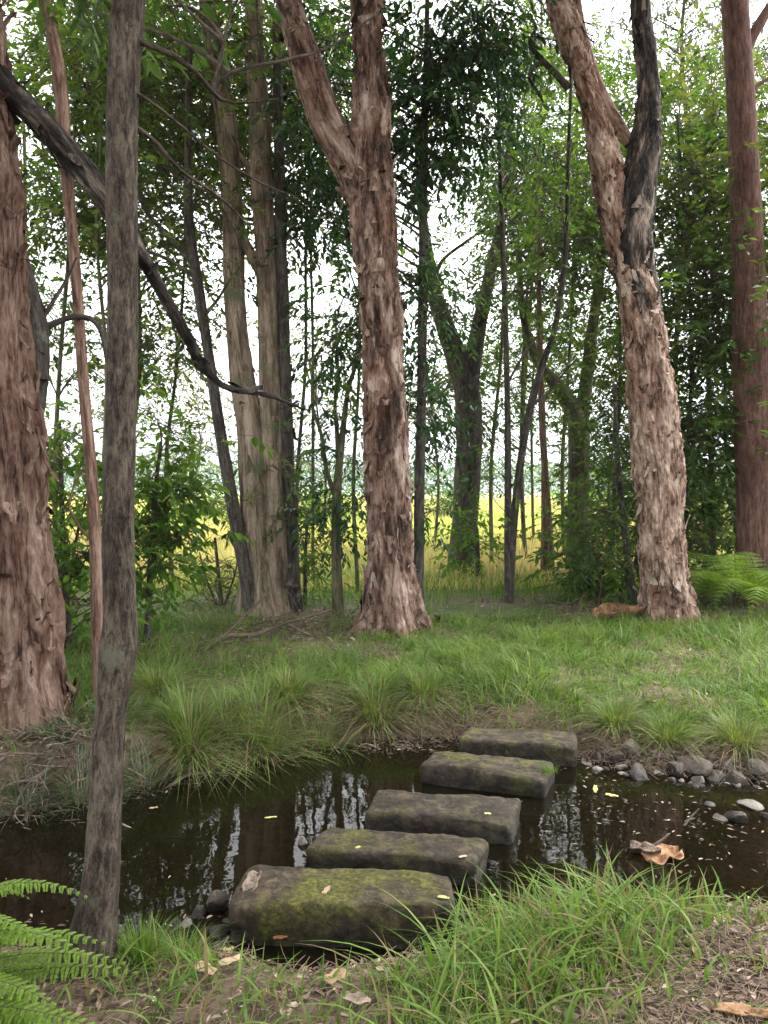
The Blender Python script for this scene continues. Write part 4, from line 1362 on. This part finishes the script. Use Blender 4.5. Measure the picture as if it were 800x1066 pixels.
# -- background trees filling the wood
BG = [
    ('rounded leafy tree behind the big left trunk, crown spread under the dark limb', 13.5, [(60, 610, 12), (62, 500, 10), (66, 380, 9), (74, 260, 8), (80, 120, 6), (84, 0, 5)], [(70, 225, 55, 50, 150, 14), (90, 110, 70, 60, 170, 16), (50, 350, 40, 50, 44, 8)], 'leaf_mid', .48),
    ('tree behind the slim grey trunk whose leaves fill the gap above the dark limb', 14.0, [(138, 605, 10), (140, 500, 9), (142, 380, 8), (140, 250, 7), (136, 100, 6), (132, -20, 5)], [(150, 120, 60, 80, 190, 18), (100, 30, 70, 60, 150, 14), (160, 255, 50, 45, 70, 9), (155, 350, 50, 40, 60, 9)], 'leaf_mid', .5),
    ('pale thin branched tree seen between the grey trunk and the tan clump', 17.0, [(178, 590, 9), (180, 480, 8), (184, 380, 7), (186, 260, 6), (186, 120, 5)], [(190, 210, 60, 70, 120, 14), (180, 310, 50, 40, 40, 8), (190, 60, 60, 60, 100, 11), (175, 390, 45, 40, 44, 8), (180, 470, 45, 20, 20, 6)], 'leaf_olive', .45),
    ('feathery olive tree behind the upper stems of the tan clump', 18.0, [(326, 585, 8), (326, 480, 7), (324, 360, 6), (322, 240, 6), (320, 100, 5)], [(235, 110, 60, 90, 110, 12), (310, 230, 40, 30, 20, 6), (330, 60, 50, 80, 90, 10)], 'leaf_olive', .5),
    ('leafy tree directly behind the fork of the middle paperbark', 15.0, [(372, 600, 9), (372, 500, 8), (374, 380, 7), (376, 240, 6), (376, 100, 5)], [(360, 250, 40, 60, 90, 10), (365, 90, 60, 70, 130, 12), (372, 330, 20, 40, 24, 6)], 'leaf_dark', .5),
    ('grey green tree rising behind between the dense dark crown and the leaning sapling', 20.0, [(512, 575, 9), (514, 480, 8), (518, 360, 7), (522, 220, 6), (524, 80, 5)], [(520, 260, 60, 70, 140, 14), (560, 110, 70, 80, 150, 14), (500, 400, 50, 60, 80, 10)], 'leaf_mid', .45),
    ('tree with soft mid green leaves behind the leaning sapling stem', 18.5, [(588, 580, 9), (590, 480, 8), (592, 360, 7), (594, 220, 6), (596, 90, 5)], [(590, 220, 60, 70, 240, 18), (590, 370, 45, 50, 50, 9)], 'leaf_mid', .5),
    ('leafy tree filling the space left of the right paperbark at half height', 14.5, [(636, 605, 9), (638, 500, 8), (640, 380, 7), (640, 250, 6), (642, 120, 5)], [(620, 250, 60, 60, 200, 18), (645, 400, 35, 50, 60, 9), (630, 150, 60, 60, 150, 13), (640, 540, 45, 36, 70, 9)], 'leaf_mid', .46),
    ('dense green tree right behind the trunk of the right paperbark', 13.5, [(716, 612, 10), (716, 500, 9), (714, 380, 8), (712, 250, 7), (710, 120, 5)], [(725, 330, 60, 80, 300, 22), (720, 460, 50, 70, 240, 18), (725, 200, 55, 60, 170, 14), (715, 560, 40, 36, 110, 10)], 'leaf_mid', .42),
    ('leaning thin trunk in the thicket beside the smooth red trunk, sparse pale crown', 14.5, [(768, 605, 10), (764, 540, 9), (756, 460, 8), (748, 370, 7), (744, 270, 6), (742, 150, 5)], [(750, 230, 50, 70, 150, 13), (760, 400, 40, 70, 120, 12), (752, 120, 50, 50, 80, 10)], 'leaf_olive', .5),
    ('green tree crown showing right of the smooth red trunk at the picture edge', 14.0, [(822, 610, 10), (820, 500, 9), (818, 380, 8), (818, 250, 7), (818, 100, 5)], [(815, 300, 45, 110, 240, 18), (812, 470, 40, 90, 180, 14), (815, 140, 50, 70, 110, 10)], 'leaf_mid', .45),
    ('tall grey leaved gum whose thin canopy hangs at the upper right', 21.0, [(700, 570, 12), (702, 460, 11), (706, 320, 10), (712, 180, 8), (716, 40, 7), (718, -60, 5)], [(720, 90, 80, 80, 190, 16), (640, 60, 70, 60, 120, 12), (780, 60, 60, 80, 140, 12), (700, -20, 120, 50, 120, 12)], 'leaf_grey', .5),
    ('grey leaved gum with drooping foliage behind the pale upper limb of the right paperbark', 22.0, [(546, 568, 10), (548, 460, 9), (552, 320, 8), (556, 180, 7), (560, 40, 6), (562, -50, 4)], [(570, 60, 70, 80, 150, 14), (600, 150, 60, 60, 90, 10), (530, 0, 70, 50, 80, 9)], 'leaf_grey', .5),
    ('grey leaved gum behind the top of the big left trunk and its dark limb', 19.0, [(20, 580, 10), (22, 460, 9), (24, 320, 8), (26, 180, 7), (20, 60, 6)], [(-30, 90, 40, 60, 50, 8), (15, 200, 50, 60, 90, 10), (30, 290, 40, 30, 24, 6), (150, 20, 70, 40, 80, 9)], 'leaf_grey', .45),
    ('leafy tree whose crown fills the top left corner above the dark limb', 10.8, [(112, 640, 10), (114, 500, 9), (112, 380, 8), (108, 250, 7), (100, 120, 6), (96, 0, 5)], [(105, 60, 60, 60, 110, 12), (170, 90, 60, 60, 100, 12), (60, 190, 45, 45, 50, 8), (150, 210, 60, 45, 80, 11), (210, 20, 60, 50, 70, 9)], 'leaf_mid', .6),
    ('fine leaved olive tree filling the gap between the tan clump and the middle fork', 12.0, [(310, 630, 8), (310, 500, 8), (312, 380, 7), (316, 250, 6), (320, 120, 5)], [(300, 60, 60, 70, 130, 13), (315, 170, 40, 60, 90, 10), (240, 170, 50, 60, 90, 10)], 'leaf_olive', .5),
    ('mid green tree whose soft crown shows between the dark crown and the pale limb', 12.5, [(548, 625, 8), (548, 500, 7), (550, 380, 7), (552, 250, 6), (552, 120, 5)], [(560, 140, 60, 70, 170, 15), (540, 250, 55, 60, 140, 13), (600, 210, 45, 60, 110, 11), (570, 340, 45, 40, 70, 9)], 'leaf_mid', .5),
    ('mid green tree between the right paperbark and the smooth red trunk, crown high', 13.0, [(700, 620, 8), (702, 500, 7), (706, 380, 7), (710, 250, 6), (712, 120, 5)], [(715, 170, 50, 60, 150, 13), (740, 260, 45, 60, 140, 13), (720, 90, 60, 50, 110, 11), (800, 200, 40, 90, 120, 12)], 'leaf_mid', .36),
    ('low leafy tree far back whose crown fills the V of the forked tree', 21.0, [(452, 575, 7), (452, 500, 6), (454, 420, 5), (456, 360, 4)], [(455, 400, 50, 50, 110, 14), (500, 370, 45, 40, 90, 12), (420, 430, 40, 40, 60, 10)], 'leaf_mid', .55),
    ('low leafy tree far back behind the stems of the leaning dark sapling', 22.0, [(556, 572, 7), (556, 500, 6), (556, 420, 5), (558, 360, 4)], [(555, 390, 50, 50, 120, 14), (540, 450, 40, 36, 60, 10), (590, 350, 45, 40, 90, 12)], 'leaf_mid', .55),
    ('low leafy tree far back between the mossy forked tree and the right paperbark', 20.0, [(640, 578, 7), (640, 500, 6), (640, 420, 5), (640, 360, 4)], [(640, 400, 45, 55, 130, 14), (625, 470, 40, 40, 80, 11), (650, 350, 40, 40, 80, 11)], 'leaf_mid', .5),
    ('small hazy green tree standing at the field edge left of the tan stem clump', 24.0, [(205, 562, 5), (206, 520, 4), (206, 460, 3)], [(205, 440, 40, 30, 60, 10), (180, 470, 30, 24, 36, 8)], 'leaf_olive', .5),
    ('low olive tree far back seen between the thin reddish sapling and the leaning dark tree', 22.0, [(140, 572, 6), (140, 500, 5), (141, 420, 4)], [(140, 400, 50, 50, 90, 13), (180, 350, 45, 40, 60, 10), (90, 380, 35, 50, 50, 9)], 'leaf_olive', .55),
    ('low olive tree far back in the bright gap left of the middle trunk', 23.0, [(335, 570, 6), (335, 500, 5), (334, 420, 4)], [(340, 410, 35, 55, 80, 12), (320, 350, 40, 36, 50, 9), (300, 460, 26, 30, 30, 7)], 'leaf_olive', .55),
]
for k, (lab, d, tr, cr, lm, ti) in enumerate(BG):
    d = (11.6, 12.5, 13.5, 14, 12.5, 18, 18, 13.5, 12.5, 13, 12, 20, 21, 15, 10.8, 13, 19, 16, 21, 22, 20, 24, 22, 23)[k]
    full = 1.45 if lm in ('leaf_mid', 'leaf_dark') else (2.1 if lm == 'leaf_grey' else 1.5)
    tr = [(a + random.uniform(-7, 7) * (q_ > 0), b_, w_ * .5) for q_, (a, b_, w_) in enumerate(tr)]
    tree('background_tree', lab, 'tree', d, [tr], [], [(c[0], c[1], c[2], c[3], int(c[4] * full), c[5], d + random.uniform(-.6, .8), 1.4) for c in cr], random.choice(['dark_bark', 'green_bark', 'green_bark']), lm, 'slender trees filling the wood behind', 12, .1, .012, 0, None,
         (.1 + .003 * d, .062) if lm != 'leaf_grey' else (.17, .035), .12 if lm != 'leaf_grey' else .8, 9, .5 if lm != 'leaf_grey' else .6, ti + .08, .24, True, 40 + k, 4, .003)

for k, (px, d, w_, h_, lab) in enumerate([
        (216, 42, 26, 20, 'dark bush out in the yellow field left of the tan stem clump'),
        (330, 40, 26, 20, 'bush in the field seen between the tan clump and the leafy sapling'),
        (468, 44, 26, 20, 'bush in the field behind the low V forked tree'),
        (628, 24, 40, 40, 'bushy regrowth at the field edge just left of the right paperbark'),
        (724, 22, 60, 60, 'thick regrowth at the field edge right of the right paperbark')]):
    gy = HOR + CAM_H * F / d
    tree('field_bush', lab, 'bush', d, [[(px, gy, 3), (px + 1, gy - h_ * .6, 2), (px + 2, gy - h_, 1.5)]], [], [(px, gy - h_ * .75, w_, h_ * .6, int(120 + w_ * 3), 12)], 'dark_bark', 'leaf_bright' if k % 2 else 'leaf_mid', 'bushes along the field edge', 6, .15, .003, 0, None, (.22, .1), .1, 9, .5, seed=700 + k, simple=True)

# far wood across the field
mb = MB()
n = 26000
yy = RNG.uniform(190, 300, n)
xx = RNG.uniform(-220, 220, n)
top = 4 + 13 * n2(xx, yy * .3, .05, 81, 4)
zz = RNG.random(n) ** .7 * top
u = norm(RNG.normal(size=(n, 3)))
add_leaves(mb, np.stack([xx, yy, zz], 1), u, norm(RNG.normal(size=(n, 3))), RNG.uniform(.7, 1.6, n), RNG.uniform(.5, 1.0, n), RNG.random(n), 0, True)
tag(mb.build('far_wood', M['leaf_dark']), 'hazy line of distant trees across the yellow field', 'far trees', kind='stuff')


# ------------------------------------------------------------------ ferns
def frond(root, base, az, length, rise, width, org, seed, drop=.5, fine=1.0):
    rg = np.random.default_rng(seed)
    n = 34 if fine == 1 else 22
    t = np.linspace(0, 1, n)
    d = np.array((math.cos(az), math.sin(az), 0))
    s = np.array((-math.sin(az), math.cos(az), 0))
    bend = rg.normal(0, .08)
    path = base + d * (length * t)[:, None] + np.array((0, 0, 1.)) * (rise * np.sin(t * 2.0) - drop * length * t ** 2.4)[:, None] + s * (bend * length * t ** 2)[:, None]
    m_ = MB()
    k = np.arange(n - 1)
    batch_tubes(m_, path[:-1], (path[:-1] + path[1:]) / 2, path[1:], .0035 * (1 - .8 * t[:-1]), .0035 * (1 - .8 * t[1:]), 2, 4, 1, .5)
    T = norm(np.gradient(path, axis=0))
    sel = np.arange(4, n)
    nn = norm(np.cross(s[None], T) * -1)
    nn = np.where(nn[:, 2:3] < 0, -nn, nn)
    for sg in (-1, 1):
        f = t[sel]
        wl = width * np.sin(np.clip(f * 1.02, 0, 1) ** .6 * np.pi) ** .7 + .006
        # every pinna carries a row of small lobes
        u0 = norm(T[sel] * .35 + s[None] * sg + rg.normal(0, .05, (len(sel), 3)) + np.array((0, 0, -.16)))
        base_p = path[sel]
        L = 9
        for q in range(L):
            g = (q + .3) / L
            c = base_p + u0 * (wl * g)[:, None] - nn[sel] * (wl * .12 * g * g)[:, None]
            ll = (wl * .2 * (1 - .75 * g) + .004) * fine
            for s2 in (-1, 1):
                uu = norm(u0 * .65 + T[sel] * s2 * 1.0)
                add_leaves(m_, c, uu, nn[sel] + rg.normal(0, .1, c.shape), ll * 1.25, ll * .95, np.clip(rg.normal(.5, .14, len(c)), 0, 1), 0, True, .12)
    return m_.build('frond', [M['fern'], M['twig']], root, org)


def fern(px, py, d, label, fronds, seed, group='ferns'):
    c = P(px, py, d)
    g = hz(c[0], c[1])
    base = np.array((c[0], c[1], g))
    root = empty('fern', base, label, 'fern', group)
    for k, (az, ln, ri, wd, dr) in enumerate(fronds):
        frond(root, base + np.array((0, 0, .02)), math.radians(az), ln, ri, wd, base, seed + k, dr, 1.0 if wd < .1 else .62)
    return root


fern(-190, 1120, 2.35, 'bright green fern reaching into the bottom left corner beside the slim grey trunk',
     [(-8, .74, .44, .07, .0), (-5, .9, .41, .08, .01), (-2, .9, .35, .08, .0), (1, .95, .28, .08, .02), (-7, 1.02, .2, .085, .02), (-9, .88, .30, .08, .02), (-4, .98, .24, .085, .02), (-11, .98, .16, .085, .02), (5, .8, .48, .07, .06), (30, .6, .42, .07, .12), (60, .55, .5, .07, .2), (110, .5, .5, .07, .3), (-40, .6, .35, .08, .2), (170, .5, .5, .07, .3)], 900)
fern(-70, 1175, 2.05, 'low fern at the very bottom left corner with fronds lying over the dead leaves',
     [(2, .56, .14, .09, .02), (22, .48, .17, .08, .06), (-12, .5, .12, .085, .04), (70, .4, .2, .07, .2), (120, .4, .3, .07, .3)], 930)
for k, (px, py, d, lab, sc) in enumerate([
        (765, 632, 10.3, 'large arching fern in front of the smooth red trunk on the right', 1.35),
        (735, 628, 10.8, 'fern right beside the foot of the right paperbark', .85),
        (800, 640, 9.8, 'fern cut by the right picture edge on the far bank', 1.3),
        (750, 612, 12.0, 'small fern farther back in the gap left of the smooth red trunk', .9)]):
    rg = np.random.default_rng(960 + k)
    fern(px, py, d, lab, [(a + rg.uniform(-14, 14), sc * rg.uniform(.75, 1.1), sc * rg.uniform(.45, .8), .17 * sc, rg.uniform(.2, .5)) for a in range(0, 360, 24)], 1000 + 40 * k)


# ------------------------------------------------------------------ fallen wood, bark and leaves
def stick(name, label, rows, mat='deadwood', twigs=(), cat='branch', group=None, d0=6.0, seg=8, amp=.002):
    pts, rad = stem_pts(rows, d0)
    org = np.array(pts[0])
    m_ = MB()
    tube(m_, pts, rad, seg, .03, bumpy(amp, 14, 3, 3, 5), 0, 0, 1, int(rows[0][0]))
    for r in twigs:
        p, q = stem_pts(r, d0)
        tube(m_, p, q, 6, .03, bumpy(amp * .5, 14, 3, 3, 6), 0, 0, 1, int(r[0][0]))
    o = m_.build(name, M[mat], None, org)
    return tag(o, label, cat, group)


stick('fallen_branch', 'long forked bare dead branch lying across the grass left of the middle trunk',
      [(139, 716, 5, 6.5), (165, 705, 5, 6.8), (200, 688, 5, 7.4), (232, 664, 5, 8.1), (265, 660, 4, 8.4), (300, 648, 3, 8.8), (345, 636, 2, 9.2)], 'deadwood',
      [[(232, 664, 4, 8.1), (250, 645, 3.5, 8.4), (272, 625, 3, 8.6), (280, 612, 2, 8.8)], [(300, 650, 3, 8.6), (320, 660, 3, 8.5), (340, 668, 2, 8.5)]])
stick('fallen_branch', 'thinner dead branch lying low on the grass below the long forked branch',
      [(143, 677, 3, 8.1), (180, 679, 3, 7.8), (210, 684, 3.5, 7.7), (240, 692, 4, 7.5), (275, 688, 3, 7.6)], 'deadwood')
stick('fallen_log', 'dark rotting log lying in the grass left of the orange bark heap',
      [(520, 628, 6, 11.2), (560, 638, 8, 10.6), (600, 645, 8, 10.1), (640, 640, 7, 10.4), (662, 638, 5, 10.5)], 'dark_bark', (), 'log')
stick('stick', 'curved pale stick poking out of the water below the far tussocks',
      [(130, 852, 3, 4.65), (160, 832, 4, 4.9), (182, 815, 4, 5.1), (200, 806, 3.5, 5.2), (240, 806, 2.5, 5.25), (258, 814, 2, 5.2), (262, 826, 2, 5.1)], 'deadwood', (), 'stick')
stick('stick', 'long thin reed stem floating on the pool behind the slim trunk',
      [(128, 858, 2, 4.45), (150, 868, 2, 4.38), (175, 872, 1.8, 4.33), (196, 873, 1.5, 4.32)], 'straw', (), 'stick')
stick('stick', 'thick bleached stick at the left picture edge in the root tangle',
      [(-10, 812, 7, 4.75), (20, 813, 7, 4.75), (38, 810, 6, 4.75), (52, 798, 4, 4.8)], 'deadwood', (), 'stick')
stick('stick', 'mossy forked driftwood stick lying in the right shallows behind the orange bark',
      [(672, 852, 5, 4.6), (690, 861, 5, 4.5), (708, 870, 6, 4.4), (730, 875, 5, 4.35), (745, 872, 3, 4.38)], 'green_bark', [[(706, 869, 4, 4.4), (718, 852, 2.5, 4.5), (728, 842, 2, 4.55)]], 'driftwood')
stick('stick', 'thin pale stick slanting up out of the orange bark in the shallows',
      [(655, 895, 3, 4.1), (672, 885, 3, 4.15), (690, 874, 3, 4.2), (696, 868, 2, 4.25)], 'deadwood', (), 'stick')

mb = MB()
rg = np.random.default_rng(77)
for (px, py, rx, ry, n, ln) in ((440, 768, 42, 10, 95, .28), (400, 775, 40, 8, 60, .26), (35, 805, 50, 26, 90, .34), (75, 785, 36, 20, 60, .3), (280, 660, 70, 20, 60, .5), (620, 640, 80, 12, 40, .5), (300, 800, 30, 6, 26, .25)):
    for k in range(n):
        a, b_ = px + rg.normal(0, rx * .5), py + rg.normal(0, ry * .5)
        d = gd(b_, -.1)
        p = P(a, b_, d)
        p = P(a, b_, gd(b_, 0)) if b_ < 700 else p
        p[1] = max(p[1], float(far_edge(p[0])) - .05)
        p[2] = hz(p[0], p[1]) + rg.uniform(.01, .07)
        u = norm(np.array((rg.normal(), rg.normal() * .5 - .2, rg.normal() * .35)))
        e = p + u * ln * rg.uniform(.4, 1.2)
        e[2] = max(e[2], WATER_Z + .005)
        batch_tubes(mb, [p], [(p + e) / 2 + rg.normal(0, .05, 3) + np.array((0, 0, .03))], [e], rg.uniform(.004, .009), .003, 7, 5, 0, rg.random())
tag(mb.build('twig_tangle', M['deadwood']), 'tangled roots and dead twigs along the foot of the far bank', 'twigs', kind='stuff')


def bark_sheet(name, label, px, py, d, L, W, mat, az, seed, z=None, curl=.25, cat='bark', tilt=0.1):
    c = P(px, py, d)
    zz = (hz(c[0], c[1]) if z is None else z) + .008
    rg = np.random.default_rng(seed)
    nu, nv = 16, 8
    U, V = np.meshgrid(np.linspace(-1, 1, nu), np.linspace(-1, 1, nv))
    U, V = U.ravel(), V.ravel()
    ed = 1 - .45 * np.abs(U) ** 2.2 + .18 * np.sin(U * 5 + seed)
    x = U * L / 2
    y = V * W / 2 * ed
    w = curl * W * .6 * (V ** 2) + (fbm(np.stack([U * 2 + seed, V * 2, U * 0], 1), 2, seed) - .5) * W * .3 + tilt * x * .5
    w = w - w.min()
    ca, sa = math.cos(az), math.sin(az)
    v = np.stack([c[0] + x * ca - y * sa, c[1] + x * sa + y * ca, zz + w], 1)
    i = np.arange(nv - 1)[:, None] * nu
    j = np.arange(nu - 1)[None]
    f = np.stack([i + j, i + j + 1, i + j + nu + 1, i + j + nu], -1).reshape(-1, 4)
    m_ = MB()
    m_.add(np.vstack([v]), f, 0, rg.random())
    o = m_.build(name, M[mat], None, (c[0], c[1], zz))
    md = o.modifiers.new('thickness', 'SOLIDIFY')
    md.thickness = .006 if 'bark' in name else .0015
    return tag(o, label, cat)


bark_sheet('bark_piece', 'curled tan bark strip on the water at the back left of the nearest slab', 270, 902, 3.6, .16, .06, 'orange_bark', .45, 3, WATER_Z, .3)
bark_sheet('bark_piece', 'upright grey brown bark scrap on the left edge of the nearest slab', 262, 925, 3.4, .1, .06, 'deadwood', 1.3, 4, -.13, .3, tilt=.9)
bark_sheet('bark_piece', 'big orange sheet of bark half sunk in the right shallows', 690, 897, 4.05, .2, .17, 'orange_bark', .2, 5, WATER_Z - .012, .08, tilt=.3)
bark_sheet('bark_piece', 'small tan bark sheet overlapping the left of the big orange sheet in the shallows', 672, 892, 4.1, .16, .09, 'deadwood', -.4, 6, WATER_Z + .01, .3)
bark_sheet('bark_piece', 'heap of peeled orange bark lying at the left foot of the right paperbark', 650, 652, 9.6, .75, .4, 'orange_bark', .1, 7, None, .5, tilt=.1)
bark_sheet('bark_piece', 'long weathered bark strip lying on the dirt at the right bottom edge', 788, 1010, 2.65, .22, .05, 'deadwood', -.5, 8, None, .4)
bark_sheet('bark_piece', 'second bark strip lying just below the weathered strip at the right bottom', 775, 1040, 2.5, .2, .045, 'orange_bark', -.3, 9, None, .4)


def leaf_thing(label, px, py, z, L, W, az, mat, seed, lift=0.0, cat='fallen leaf', tilt=.05):
    L, W = L * .85, W * .8
    d = gd(py, z or 0)
    if z is None:
        z = 0
        for _ in range(6):
            c = P(px, py, d)
            z = max(hz(c[0], c[1]), WATER_Z) + .012
            d = gd(py, z)
    return bark_sheet('fallen_leaf', label, px, py, d, L, W, mat, az, seed, z + lift, .12, cat, tilt)


leaf_thing('large pale yellow leaf floating on the right part of the pool', 637, 833, WATER_Z, .095, .045, -.5, 'yellow_leaf', 1)
leaf_thing('small yellow leaf standing on edge just left of the large floating yellow leaf', 620, 828, WATER_Z, .06, .035, 1.3, 'yellow_leaf', 2, 0, tilt=1.2)
leaf_thing('yellow leaf floating alone in the middle of the left pool', 282, 856, WATER_Z, .085, .025, .2, 'yellow_leaf', 3)
leaf_thing('pale leaf scrap on the right end of the second slab', 482, 898, -.17, .05, .02, .3, 'tan_leaf', 4)
leaf_thing('cream leaf scrap on the right end of the middle slab', 508, 852, -.178, .045, .025, -.2, 'yellow_leaf', 5)
leaf_thing('small rust leaf standing on the top of the nearest slab', 340, 936, -.12, .05, .03, 1.0, 'tan_leaf', 6, tilt=.8)
leaf_thing('cream leaf at the right corner of the nearest slab', 462, 942, -.12, .06, .025, -.4, 'yellow_leaf', 7)
leaf_thing('pale leaf scrap on the left top of the second slab', 373, 888, -.168, .035, .025, .5, 'yellow_leaf', 8)
leaf_thing('largest curled tan leaf on the ground below the lumpy stone by the nearest slab', 212, 1022, None, .13, .06, -.6, 'tan_leaf', 9, .01)
leaf_thing('curled tan leaf just right of the largest tan leaf on the near bank', 240, 1015, None, .1, .05, .5, 'tan_leaf', 10, .015)
leaf_thing('small cream leaf lying on the green moss before the nearest slab', 238, 1001, None, .05, .03, .1, 'yellow_leaf', 11, .012)
leaf_thing('broad pinkish brown dead leaf on the bare dirt at bottom centre', 350, 1032, None, .11, .07, .6, 'tan_leaf', 12, .01)
leaf_thing('dull brown dead leaf at the bottom edge beneath the pinkish dead leaf', 372, 1055, None, .11, .06, -.3, 'litter', 13, .01)
leaf_thing('rust red leaf wedged under the front of the nearest slab', 292, 990, None, .07, .04, .2, 'rust_leaf', 14, .02)
leaf_thing('pale leaf floating near the curved stick on the far side of the pool', 160, 846, WATER_Z, .06, .03, .3, 'tan_leaf', 15)

m_ = MB()
cst = P(570, 802, gd(803, -.165))
rg = np.random.default_rng(5)
a = rg.uniform(0, 6.28, 110)
bb = np.stack([cst[0] + .03 * rg.normal(size=110), cst[1] + .03 * rg.normal(size=110), np.full(110, -.19)], 1)
blades(m_, bb, rg.uniform(.04, .09, 110), .0035, a, rg.uniform(.2, 1.2, 110), rg.uniform(.4, .95, 110), 4)
tag(m_.build('grass_tuft', M['grass'], None, (cst[0], cst[1], -.175)), 'little green grass tuft growing on the right end of the fourth slab', 'grass tuft')

# ------------------------------------------------------------------ light, air, camera
m, N_, L_ = new_mat('haze_air')
v_ = N_.new('ShaderNodeVolumePrincipled')
v_.inputs['Color'].default_value = (.86, .92, 1, 1)
v_.inputs['Density'].default_value = .00035
o_ = N_.new('ShaderNodeOutputMaterial')
L_.new(v_.outputs[0], o_.inputs['Volume'])
mb = MB()
hb = np.array([(x_, y_, z_) for z_ in (-4., 330.) for x_, y_ in ((-4200, -700), (4200, -700), (4200, 4200), (-4200, 4200))])
mb.add(hb, [(3, 2, 1, 0), (4, 5, 6, 7), (0, 1, 5, 4), (1, 2, 6, 5), (2, 3, 7, 6), (3, 0, 4, 7)], smooth=False)
tag(mb.build('haze', m), 'thin pale haze filling the air over the field', 'haze', kind='stuff')
w = bpy.data.worlds.new('World')
SC.world = w
w.use_nodes = True
wn, wl = w.node_tree.nodes, w.node_tree.links
bg = wn.get('Background') or wn.new('ShaderNodeBackground')
sky = wn.new('ShaderNodeTexSky')
sky.sky_type = 'NISHITA'
sky.sun_disc = False
EL, AZ = math.radians(58), math.radians(60)
sky.sun_elevation = EL
sky.sun_rotation = AZ
sky.air_density = 1.0
sky.dust_density = 4.0
hs = wn.new('ShaderNodeHueSaturation')
hs.inputs['Saturation'].default_value = .08
wl.new(sky.outputs[0], hs.inputs['Color'])
wl.new(hs.outputs[0], bg.inputs['Color'])
bg.inputs['Strength'].default_value = .15
sun = bpy.data.lights.new('sun', 'SUN')
sun.energy = .9
sun.angle = math.radians(12)
sun.color = (1, .93, .8)
so = bpy.data.objects.new('sun', sun)
link(so)
from mathutils import Vector
dv = Vector((math.sin(AZ) * math.cos(EL), math.cos(AZ) * math.cos(EL), math.sin(EL)))
so.rotation_euler = dv.to_track_quat('Z', 'Y').to_euler()
so.location = (0, 0, 30)

cam = bpy.data.cameras.new('camera')
cam.sensor_fit = 'VERTICAL'
cam.sensor_height = 36
cam.lens = 36 * F / 1066
cam.clip_end = 12000
cam.clip_start = .05
co = bpy.data.objects.new('camera', cam)
link(co)
co.location = (0, 0, CAM_H)
co.rotation_euler = (math.pi / 2 - PITCH, 0, 0)
SC.camera = co

SC.view_settings.view_transform = 'Standard'
SC.view_settings.look = 'None'
SC.view_settings.gamma = 1
SC.view_settings.exposure = 2.75
SC.render.engine = 'CYCLES'
cy = SC.cycles
cy.use_denoising = True
try:
    cy.denoiser = 'OPENIMAGEDENOISE'
except Exception:
    pass
cy.max_bounces = 6
cy.diffuse_bounces = 3
cy.glossy_bounces = 3
cy.transmission_bounces = 4
cy.transparent_max_bounces = 6
cy.volume_bounces = 0
cy.caustics_reflective = False
cy.caustics_refractive = False
